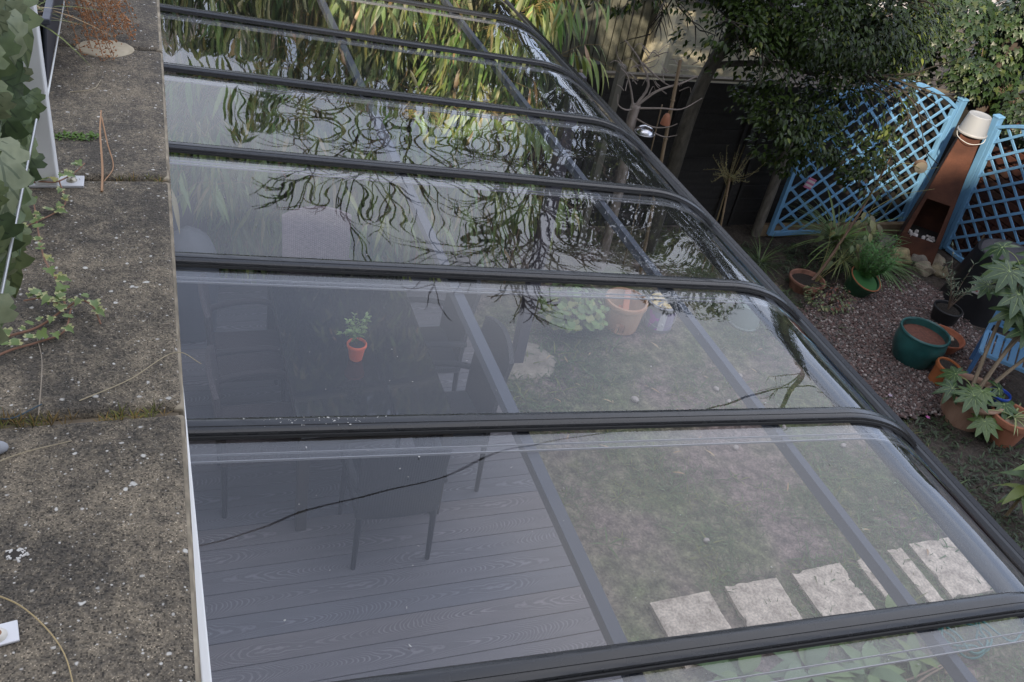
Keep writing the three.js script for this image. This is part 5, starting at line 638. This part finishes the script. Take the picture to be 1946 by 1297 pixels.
{ // bare shrub with hung ornaments, canes
  const t = thing('bare_shrub', 'leafless pollarded shrub in front of the cream shed, hung with ornaments', 'shrub', [0, 0, 0]); part('trunk', tube(smooth([[3.6, 0, -6.2], [3.58, 0.9, -6.2], [3.53, 1.44, -6.2], [3.535, 1.56, -6.2]], 14), 0.045, 0.04, 10), greyBark, t);
  const B = (pts, a, b = 0.004) => part('branch', tube(smooth(pts, 12), a * 0.62, b * 0.6, 6), greyBark, t), r = rngOf(29);
  B([[3.53, 1.5, -6.2], [3.45, 1.68, -6.18], [3.36, 1.82, -6.15], [3.28, 1.88, -6.12]], 0.017, 0.008); B([[3.53, 1.54, -6.2], [3.6, 1.72, -6.2], [3.47, 1.92, -6.2], [3.3, 2.07, -6.2]], 0.022, 0.008); B([[3.54, 1.55, -6.2], [3.66, 1.7, -6.15], [3.84, 1.8, -6.1], [3.95, 1.86, -6.1]], 0.022, 0.009); B([[3.55, 1.53, -6.2], [3.72, 1.58, -6.1], [3.86, 1.6, -6.05], [4.02, 1.7, -6.05]], 0.016, 0.005); B([[3.53, 1.46, -6.2], [3.66, 1.44, -6.05], [3.76, 1.48, -5.98], [3.8, 1.52, -5.95]], 0.012, 0.005); B([[3.52, 1.52, -6.2], [3.4, 1.55, -6.12], [3.32, 1.6, -6.1], [3.3, 1.68, -6.1]], 0.012, 0.006);
  B([[3.5, 1.9, -6.2], [3.6, 1.83, -6.2], [3.72, 1.76, -6.18], [3.82, 1.72, -6.2]], 0.016, 0.006); B([[3.68, 1.38, -6.1], [3.78, 1.36, -6.05], [3.86, 1.4, -6.0]], 0.010, 0.006);
  const tw = []; for (let i = 0; i < 34; i++) { const a = r() * 6.283, p = V(3.35 + 0.6 * r(), 1.65 + 0.35 * r(), -6.18), l = 0.08 + 0.16 * r(); tw.push(tube(smooth([p, p.clone().add(V(Math.cos(a) * l * 0.5, l * 0.3, Math.sin(a) * l * 0.4)), p.clone().add(V(Math.cos(a) * l * 0.8, l * (r() - 0.2), Math.sin(a) * l * 0.4))], 5), 0.005, 0.002, 4)); } part('twig', tw, greyBark, t);
  const o = thing('clay_bell', 'little orange clay bell hanging from a bare branch', 'ornament', [3.77, 1.5, -6.08]); part('bell', lathe([[0.0005, 0.06], [0.02, 0.055], [0.035, 0.03], [0.045, -0.01], [0.05, -0.055], [0.044, -0.056], [0.035, -0.01], [0.0005, 0.045]], 26), mat([0.26, 0.10, 0.05], 0.7), o); o.scale.setScalar(0.8); part('string', tube([[0, 0.06, 0], [0.01, 0.14, 0]], 0.002, 0.002, 4), mat([0.4, 0.2, 0.1], 0.9), o); part('clapper', new THREE.SphereGeometry(0.014, 10, 8).translate(0.01, -0.06, 0.01), mat([0.55, 0.42, 0.36], 0.7), o);
  const s = thing('steel_bowl', 'shiny steel bowl hung upside down beside the shrub trunk', 'bowl', [3.62, 1.37, -6.1]); part('bowl', new THREE.SphereGeometry(0.08, 28, 14, 0, 6.2832, 0, 1.5708).scale(1, 0.75, 1), phys([0.55, 0.55, 0.57], 0.22, { metalness: 1 }), s); part('rim', new THREE.TorusGeometry(0.081, 0.004, 6, 36).rotateX(Math.PI / 2), phys([0.5, 0.5, 0.52], 0.3, { metalness: 1 }), s);
  const cm = mat([1, 1, 1], 0.6, { map: tone([0.15, 0.105, 0.06], [0.24, 0.175, 0.105], 6, 8, 128) }); const cane = (l, a, b, q = 0.013) => { const g = [tube([a, b], q, q * 0.9, 8)], A = V(...a), Bv = V(...b); for (let i = 1; i < 6; i++) g.push(new THREE.CylinderGeometry(q * 1.18, q * 1.18, 0.008, 8).applyQuaternion(new THREE.Quaternion().setFromUnitVectors(UP, V().subVectors(Bv, A).normalize())).translate(...V().lerpVectors(A, Bv, i / 6).toArray())); return tag(top('bamboo_cane', g, cm), l, 'cane', 'garden canes'); };
  cane('thick tall cane just left of the evergreen trunk', [3.96, 0, -6.1], [3.76, 1.98, -6.1], 0.016); cane('thin short cane left of the thick tall cane', [3.86, 0, -6.25], [3.8, 1.55, -6.25], 0.006); cane('cane tied to the small shrub before the fence gap', [4.72, 0, -6.1], [4.57, 0.96, -6.1], 0.010); cane('cane standing in the bamboo, slanting past the right of the wicker chair', [2.5, 0, -5.75], [2.62, 1.15, -5.85], 0.008); cane('short cane beside the wall trellis foot', [7.55, 0, -5.85], [7.56, 0.5, -5.87], 0.009);
  const w = thing('wispy_shrub', 'small wispy shrub tied to a cane in front of the fence gap', 'shrub', [4.58, 0, -6.12]); part('stem', tube([[0.04, 0, 0], [0, 0.95, 0]], 0.008, 0.006, 6), mat([0.16, 0.12, 0.06], 0.9), w); const br = [], ms = [], cs = []; for (let i = 0; i < 34; i++) { const a = r() * 6.283, l = 0.1 + 0.14 * r(), p = smooth([[0, 0.88 + 0.1 * r(), 0], [Math.cos(a) * l * 0.5, 1.0, Math.sin(a) * l * 0.5], [Math.cos(a) * l, 0.95 + 0.3 * r(), Math.sin(a) * l]], 6); br.push(tube(p, 0.003, 0.0015, 4)); for (const q of p) for (let k = 0; k < 3; k++) { ms.push(aim(q, V(r() - 0.5, 0.5, r() - 0.5), UP, 0.7 + r() * 0.6)); cs.push([0.15, 0.15, 0.05]); } } part('twig', br, mat([0.15, 0.12, 0.05], 0.9), w); instanced('needles', blade(0.02, 0.004, { nu: 2 }), leafMat([1, 1, 1], 0.6), ms, cs, w);
}
{ // things tied on the trellis
  const b = thing('hanging_tag', 'pink and white striped tag hung on the left of the arched trellis', 'ornament', [5.86, 0.62, -6.6], 0.1); b.rotation.z = -0.35; for (let i = 0; i < 5; i++) part('stripe', rbox(0.11, 0.022, 0.012, 0.003, 0, 0.022 * i, 0), mat(i % 2 ? [0.55, 0.5, 0.5] : [0.45, 0.14, 0.24], 0.6), b);
}

// ---------------------------------------------------------------- balcony things on the coping
const metal = phys([0.6, 0.6, 0.61], 0.5);
{
  const t = thing('railing_post', 'grey metal railing post bolted to the coping by its foot plate', 'post', [-0.185, 3.33, -1.49]); part('shaft', rbox(0.034, 1.0, 0.034, 0.003, 0, 0.504, 0, 2), phys([0.74, 0.74, 0.72], 0.6), t); part('foot_plate', rbox(0.085, 0.004, 0.036, 0.001, 0.012, 0.003, 0.0), metal, t); part('bolt', lathe([[0.0005, 0.011], [0.004, 0.0105], [0.006, 0.009], [0.0085, 0.006], [0.0085, 0.004]], 16).translate(0.036, 0, 0), phys([0.4, 0.37, 0.3], 0.4, { metalness: 0.8 }), t);
  const t2 = thing('bracket_plate', 'small white metal fixing plate with a rusty screw at the bottom left of the coping', 'plate', [-0.172, 3.33, -0.602], 0.16); part('plate', rbox(0.062, 0.003, 0.024, 0.001, -0.012, 0.003, 0), phys([0.66, 0.66, 0.67], 0.45), t2); part('washer', lathe([[0.0035, 0.0085], [0.0065, 0.008], [0.0082, 0.005], [0.0082, 0.0045]], 20).translate(0.002, 0, 0.001), phys([0.6, 0.57, 0.5], 0.5), t2); part('screw', lathe([[0.0005, 0.0095], [0.003, 0.0092], [0.0042, 0.008], [0.0042, 0.006]], 14).translate(0.002, 0, 0.001), mat([0.28, 0.13, 0.06], 0.6), t2);
}
tag(top('railing_wire', tube([[-0.168, 3.525, -0.75], [-0.163, 3.532, -1.29]], 0.0018, 0.0018, 8), phys([0.5, 0.5, 0.5], 0.35, { metalness: 0.7 })), 'near taut grey wire slanting across the ivy screen', 'wire', 'railing wires');
tag(top('railing_wire', tube([[-0.186, 3.412, -1.62], [-0.186, 3.412, -2.6]], 0.0018, 0.0018, 8), phys([0.55, 0.55, 0.52], 0.35, { metalness: 0.6 })), 'far taut wire running along the dark planter', 'wire', 'railing wires');
{
  const p = thing('planter_trough', 'dark grey plastic planter trough on the coping behind the railing post', 'planter', [-0.275, 3.33, -2.33]);
  const m = phys([0.045, 0.048, 0.062], 0.5), wl = (x, w, d, z, tx, tz) => { const g = rbox(w, 0.135, d, 0.004, x, 0.07, z, 1), q = g.attributes.position; for (let i = 0; i < q.count; i++) { const k = q.getY(i) / 0.135; q.setX(i, q.getX(i) + tx * k * 0.014); q.setZ(i, q.getZ(i) + tz * k * 0.014); } g.computeVertexNormals(); return g; };
  part('side', wl(0.062, 0.006, 0.9, 0, 1, 0), m, p); part('side', wl(-0.062, 0.006, 0.9, 0, -1, 0), m, p); part('end', wl(0, 0.125, 0.006, 0.45, 0, 1), m, p); part('end', wl(0, 0.125, 0.006, -0.45, 0, -1), m, p); part('base', box(0.12, 0.006, 0.9, 0, 0.006, 0), m, p);
  part('rim', [rbox(0.014, 0.012, 0.96, 0.003, 0.08, 0.139, 0), rbox(0.014, 0.012, 0.96, 0.003, -0.08, 0.139, 0), rbox(0.15, 0.012, 0.014, 0.003, 0, 0.139, 0.472), rbox(0.15, 0.012, 0.014, 0.003, 0, 0.139, -0.472)], m, p); part('soil', box(0.125, 0.01, 0.89, 0, 0.108, 0), soilM, p);
  const w = thing('dried_plant', 'rust brown dried seed heads drooping from the planter onto the coping', 'dried plant', [-0.22, 3.44, -2.2]), r = rngOf(37), st = [], ms = [], cs = [], seed = new THREE.IcosahedronGeometry(0.0017, 0).scale(1, 0.8, 1.3);
  for (let k = 0; k < 25; k++) { const a = -0.5 + r() * 1.5, l = 0.06 + 0.12 * r(), z = (r() - 0.55) * 0.24, p2 = smooth([[(r() - 0.6) * 0.05, 0, z], [l * 0.45, 0.03 + 0.03 * r(), z + Math.sin(a) * l * 0.4], [l * 0.8, -0.03 - 0.02 * r(), z + Math.sin(a) * l * 0.9], [l * 0.9 + 0.02 * r(), -0.085 - 0.015 * r(), z + Math.sin(a) * l * 1.1 + 0.03]], 16); st.push(tube(p2, 0.0013, 0.0006, 4, false));
    for (let i = 5; i <= 16; i++) for (let q = 0; q < 4; q++) { const b = p2[i], d = V((r() - 0.5) * 0.022, (r() - 0.5) * 0.016, (r() - 0.5) * 0.022); if (b.y + d.y < -0.106) d.y = -0.106 - b.y; ms.push(aim(V(b.x + d.x, b.y + d.y, b.z + d.z), V(r() - 0.5, r() - 0.5, r() - 0.5), UP, 0.6 + r() * 0.8)); const g = 0.6 + 0.8 * r(); cs.push([0.34 * g, 0.15 * g, 0.06 * g]); if (q < 2) st.push(tube([b, V(b.x + d.x, b.y + d.y, b.z + d.z)], 0.0006, 0.0005, 3, false)); } }
  part('stalk', st, mat([0.34, 0.17, 0.08], 0.9), w); instanced('seed_heads', seed, mat([1, 1, 1], 0.9), ms, cs, w);
  const g = thing('straw_tuft', 'pale straw and green grass growing in the planter trough', 'grass', [-0.27, 3.44, -2.0]), bl = blade(0.16, 0.004, { nu: 6, curl: 0.8, fold: 0.3 }), gm = [mat([0.48, 0.38, 0.20], 0.7), mat([0.14, 0.17, 0.04], 0.7), mat([0.36, 0.25, 0.12], 0.7)]; for (let i = 0; i < 60; i++) { const a = r() * 6.283; place(part('blade', bl, gm[Math.floor(r() * 3)], g), aim(V((r() - 0.5) * 0.07, 0, (r() - 0.5) * 0.24), V(Math.cos(a), 0.5 + r(), Math.sin(a)), UP, 0.5 + 0.6 * r())); }
}
{ // artificial ivy screen
  const t = thing('ivy_screen', 'screen of large pale green artificial ivy leaves hanging on the railing', 'artificial plant', [0, 0, 0]), r = rngOf(43), m = [[0.17, 0.215, 0.085], [0.12, 0.17, 0.06], [0.26, 0.29, 0.16], [0.065, 0.105, 0.035], [0.03, 0.052, 0.02]].map((c, k) => phys([1, 1, 1], 0.5, { map: texture(128, 128, (u, v) => { const d = Math.abs(u - 0.5), vein = Math.min(d, Math.abs(d - Math.abs((v * 4 % 1) * 0.25 - 0.0) * 0.9)); const q = vein < 0.02 ? 0.42 : 0.9 + 0.5 * fbm(u * 6, v * 6, k, 3); return [c[0] * q, c[1] * (q * 0.9 + 0.1), c[2] * q]; }), transmission: 0.2, thickness: 0 })), g = [0.062, 0.05].map((L) => outlineLeaf([[0.001, 0], [0.16, -0.1], [0.34, -0.12], [0.42, 0.0], [0.36, 0.1], [0.5, 0.16], [0.44, 0.28], [0.27, 0.33], [0.36, 0.44], [0.45, 0.52], [0.33, 0.6], [0.2, 0.62], [0.2, 0.72], [0.13, 0.84], [0.001, 1]].map(([x, z]) => [x * L, z * L]), { fold: 0.45, curl: 0.8 }));
  const edge = [[-0.75, 3.56], [-0.90, 3.515], [-1.02, 3.475], [-1.17, 3.45], [-1.3, 3.445], [-1.42, 3.43], [-1.5, 3.43], [-1.53, 3.5], [-1.46, 3.6], [-1.42, 3.75]]; let n = 0;
  const low = (z) => { for (let i = 0; i < edge.length - 4; i++) if (z <= edge[i][0] && z >= edge[i + 1][0]) return lerp(edge[i][1], edge[i + 1][1], (edge[i][0] - z) / (edge[i][0] - edge[i + 1][0])); return 3.43; };
  for (let z = -0.72; z > -1.53; z -= 0.036) for (let y = low(z) + 0.01; y < 3.86; y += 0.043) { if (z < -1.47 && y > 3.5) continue; n++; const far = z < -1.4; place(part('leaf', g[n % 2], m[Math.floor(r() ** 1.3 * 5)], t), aim(V((far ? -0.192 : -0.178) - 0.035 * r() + (far ? -0.012 : 0), y + 0.012 * r(), z + 0.02 * (r() - 0.5)), V(0.5 * (r() - 0.3), -0.55 + 0.9 * (r() - 0.5), 0.3 + 0.9 * (r() - 0.5)), V(0.85, 0.75, 0.6 + 0.5 * (r() - 0.5)), 0.75 + 0.5 * r(), (r() - 0.5) * 1.1)); }
  part('backing_mesh', [...Array(9)].map((_, i) => rbox(0.003, 0.003, 0.86, 0.001, -0.222, 3.46 + 0.045 * i, -1.1, 1)), mat([0.03, 0.05, 0.03], 0.7), t);
  const gp = thing('green_pot', 'bright green plastic pot behind the ivy screen and the railing post', 'pot', [-0.29, 3.33, -1.68]); part('pot', potShape(0.045, 0.06, 0.11, 0.02, 0.003, 0.005), mat([0.02, 0.22, 0.035], 0.5), gp); part('soil', soilDisc(0.053, 0.095), soilM, gp);
  const rb = thing('red_flower', 'red artificial flower showing between the ivy leaves and the post', 'flower', [-0.215, 3.60, -1.50]); for (let k = 0; k < 6; k++) place(part('petal', blade(0.028, 0.022, { nu: 3 }), mat([0.5, 0.07, 0.03], 0.6), rb), aim(V(0, 0, 0), V(Math.cos(k * 1.05) * 0.6 + 0.5, Math.sin(k * 1.05), 0.5), UP));
}
{ // live variegated ivy trailing over the coping
  const L = [[0.001, 0], [0.36, -0.1], [0.52, 0.12], [0.28, 0.3], [0.44, 0.5], [0.17, 0.66], [0.001, 1]].map(([x, z]) => [x * 0.018, z * 0.018]), g = outlineLeaf(L, { fold: 0.4, curl: 0.3 });
  const tx = texture(64, 64, (u, v) => { const e = Math.abs(u - 0.5) / 0.5; return e > 0.5 + 0.3 * fbm(u * 9, v * 9, 2) ? [0.42, 0.42, 0.18] : [0.14, 0.21, 0.055]; }), m = [phys([1, 1, 1], 0.5, { map: tx, transmission: 0.2, thickness: 0 }), leafMat([0.15, 0.22, 0.05], 0.5, 0.2), leafMat([0.34, 0.32, 0.08], 0.5, 0.2)], stemM = mat([0.26, 0.14, 0.09], 0.8), r = rngOf(47);
  const vine = (label, runs) => { const t = thing('ivy_vine', label, 'ivy', [0, 0, 0], 0, 'live ivy trailing on the coping'); for (const [pts, n, s] of runs) { const c = smooth(pts, 30); part('stem', tube(c, 0.0019 * s, 0.0012, 6), stemM, t); for (let i = 0; i < n; i++) { const p = c[Math.floor(4 + 26 * i / n)], a = r() * 6.283; place(part('leaf', g, m[r() < 0.6 ? 0 : r() < 0.7 ? 1 : 2], t), aim(V(p.x + 0.008 * (r() - 0.5), p.y + 0.004 + 0.008 * r(), p.z + 0.008 * (r() - 0.5)), V(Math.cos(a), -0.1 + 0.3 * r(), Math.sin(a)), V(0.2, 1, 0.35), 0.5 + 0.55 * r())); } } };
  const y = 3.334; vine('variegated ivy runner branching in the middle of the left edge of the coping', [[[[-0.26, y, -1.02], [-0.21, y + 0.004, -1.057], [-0.172, y, -1.083], [-0.147, y + 0.006, -1.105], [-0.138, y + 0.01, -1.115]], 10, 1.2], [[[-0.138, y + 0.008, -1.115], [-0.15, y + 0.012, -1.17], [-0.172, y + 0.006, -1.24], [-0.186, y + 0.004, -1.32], [-0.2, y + 0.006, -1.42]], 14, 0.9], [[[-0.14, y + 0.008, -1.11], [-0.12, y + 0.012, -1.125], [-0.105, y + 0.012, -1.11], [-0.095, y, -1.085]], 5, 0.8], [[[-0.26, y, -0.98], [-0.2, y + 0.004, -1.03], [-0.17, y, -1.05], [-0.14, y, -1.07], [-0.132, y + 0.006, -1.115]], 8, 1], [[[-0.14, y + 0.01, -1.115], [-0.165, y + 0.014, -1.13], [-0.19, y + 0.008, -1.135]], 9, 0.7]]);
  vine('yellowing ivy runner round the foot plate of the railing post', [[[[-0.25, y, -1.45], [-0.2, y + 0.006, -1.475], [-0.17, y + 0.014, -1.46], [-0.145, y + 0.01, -1.5], [-0.13, y + 0.012, -1.53]], 10, 0.9], [[[-0.165, y + 0.012, -1.465], [-0.155, y, -1.42], [-0.165, y, -1.39], [-0.19, y, -1.36], [-0.22, y, -1.33]], 9, 0.7]]);
  const mo = thing('moss_patch', 'small bright green weed on the coping just right of the railing post', 'weed', [-0.15, 3.331, -1.66]), bl = blade(0.006, 0.004, { nu: 2, curl: 0.3 }), ms = [], cs = []; for (let i = 0; i < 150; i++) { ms.push(aim(V((r() - 0.5) * 0.075, 0.001, (r() - 0.5) * 0.022), V(r() - 0.5, r(), r() - 0.5), UP, 0.7 + r())); cs.push([0.12, 0.22, 0.03]); } instanced('leaves', bl, leafMat([1, 1, 1], 0.6), ms, cs, mo);
  const st = (label, pts, a, c = [0.38, 0.22, 0.12], b = a * 0.6) => tag(top('dry_stalk', tube(smooth(pts, 20), a, b, 5), mat(c, 0.8)), label, 'dry stalk', 'dry stalks lying on the coping');
  st('longest brown stalk standing by the joint right of the foot plate', [[-0.103, 3.334, -1.455], [-0.103, 3.34, -1.52], [-0.107, 3.365, -1.62], [-0.106, 3.375, -1.68]], 0.0022); st('thin brown stalk leaning right from the longest one', [[-0.105, 3.372, -1.66], [-0.096, 3.35, -1.6], [-0.087, 3.333, -1.545], [-0.1, 3.334, -1.49]], 0.0014);
  const pale = [0.45, 0.38, 0.25]; st('pale straw curving across the second joint and out over the roof', [[-0.115, 3.333, -0.93], [-0.06, 3.336, -0.96], [0.0, 3.345, -1.0], [0.028, 3.335, -0.985]], 0.0008, pale); st('pale straw arcing across the bottom left corner', [[-0.19, 3.332, -0.66], [-0.15, 3.34, -0.625], [-0.115, 3.336, -0.575], [-0.1, 3.332, -0.52]], 0.0009, [0.42, 0.32, 0.16]); st('pale straw below the mossy joint at the left edge', [[-0.24, 3.332, -0.80], [-0.18, 3.335, -0.84], [-0.12, 3.333, -0.86]], 0.0008, pale); st('thin pale straw standing above the mossy joint', [[-0.158, 3.332, -0.91], [-0.158, 3.34, -0.97], [-0.162, 3.334, -1.02], [-0.17, 3.333, -1.06]], 0.0008, [0.3, 0.25, 0.19]); st('short straw lying under the planter', [[-0.17, 3.332, -1.86], [-0.13, 3.335, -1.87], [-0.115, 3.335, -1.92]], 0.0007, pale);
  const bl2 = top('blue_thread', tube(smooth([[-0.23, 3.333, -0.93], [-0.19, 3.334, -0.905], [-0.155, 3.336, -0.925]], 14), 0.0009, 0.0009, 5), mat([0.05, 0.09, 0.12], 0.6)); tag(bl2, 'dark blue thread lying beside the mossy joint', 'thread');
  const ps = tag(top('grey_pebble', new THREE.SphereGeometry(0.012, 16, 10).scale(1.2, 0.6, 0.8), mat([0.30, 0.31, 0.33], 0.8)), 'smooth grey pebble at the left edge below the mossy joint', 'stone'); ps.position.set(-0.198, 3.336, -0.855);
  const ho = thing('lichen_ring', 'white rimmed hollow lump of lichen on the nearest coping slab', 'lichen', [-0.165, 3.331, -0.70]), pr = []; for (let i = 0; i < 190; i++) { const a = r() * 6.283, q = (0.0085 + 0.006 * fbm(Math.cos(a) * 1.7, Math.sin(a) * 1.7, 4, 2)) * (0.8 + 0.75 * r() * r()); if (perlin.noise(Math.cos(a) * 1.6 + 3, Math.sin(a) * 1.6, 1) > 0.16) continue; pr.push(new THREE.IcosahedronGeometry(0.0007 + 0.0009 * r(), 0).translate(Math.cos(a) * q * 0.95, 0.0002, Math.sin(a) * q * 0.75)); } part('rim', pr, mat([0.6, 0.58, 0.54], 0.9), ho); part('pit', new THREE.CircleGeometry(0.008, 18).rotateX(-Math.PI / 2).scale(1.2, 1, 0.8).translate(0, 0.001, 0), mat([0.04, 0.034, 0.028], 0.95), ho);
}
{ // overhead cable, seen mirrored in the nearest panels
  const A = V(-6, 8.75, -4.05), B = V(9.5, 3.55, -5.0), pts = []; for (let i = 0; i <= 40; i++) { const t = i / 40, p = V().lerpVectors(A, B, t); p.y -= 0.25 * 4 * t * (1 - t); pts.push(p); }
  tag(top('overhead_cable', tube(pts, 0.007, 0.007, 6), mat([0.012, 0.012, 0.012], 0.6)), 'thin dark cable overhead, mirrored across the nearest roof panel', 'cable');
  const p = thing('utility_pole', 'wooden pole out of view that carries the overhead cable', 'pole', [-6.05, 0, -4.05]); part('shaft', tube([[0, 0, 0], [0, 9, 0]], 0.13, 0.1, 12), mat([0.12, 0.09, 0.07], 0.9), p); part('crossarm', rbox(0.9, 0.09, 0.09, 0.01, 0, 8.7, 0), mat([0.12, 0.09, 0.07], 0.9), p);
}

scene.traverse((o) => { if (o.isMesh) { o.castShadow = true; o.receiveShadow = true; } });
renderer.render(scene, camera);
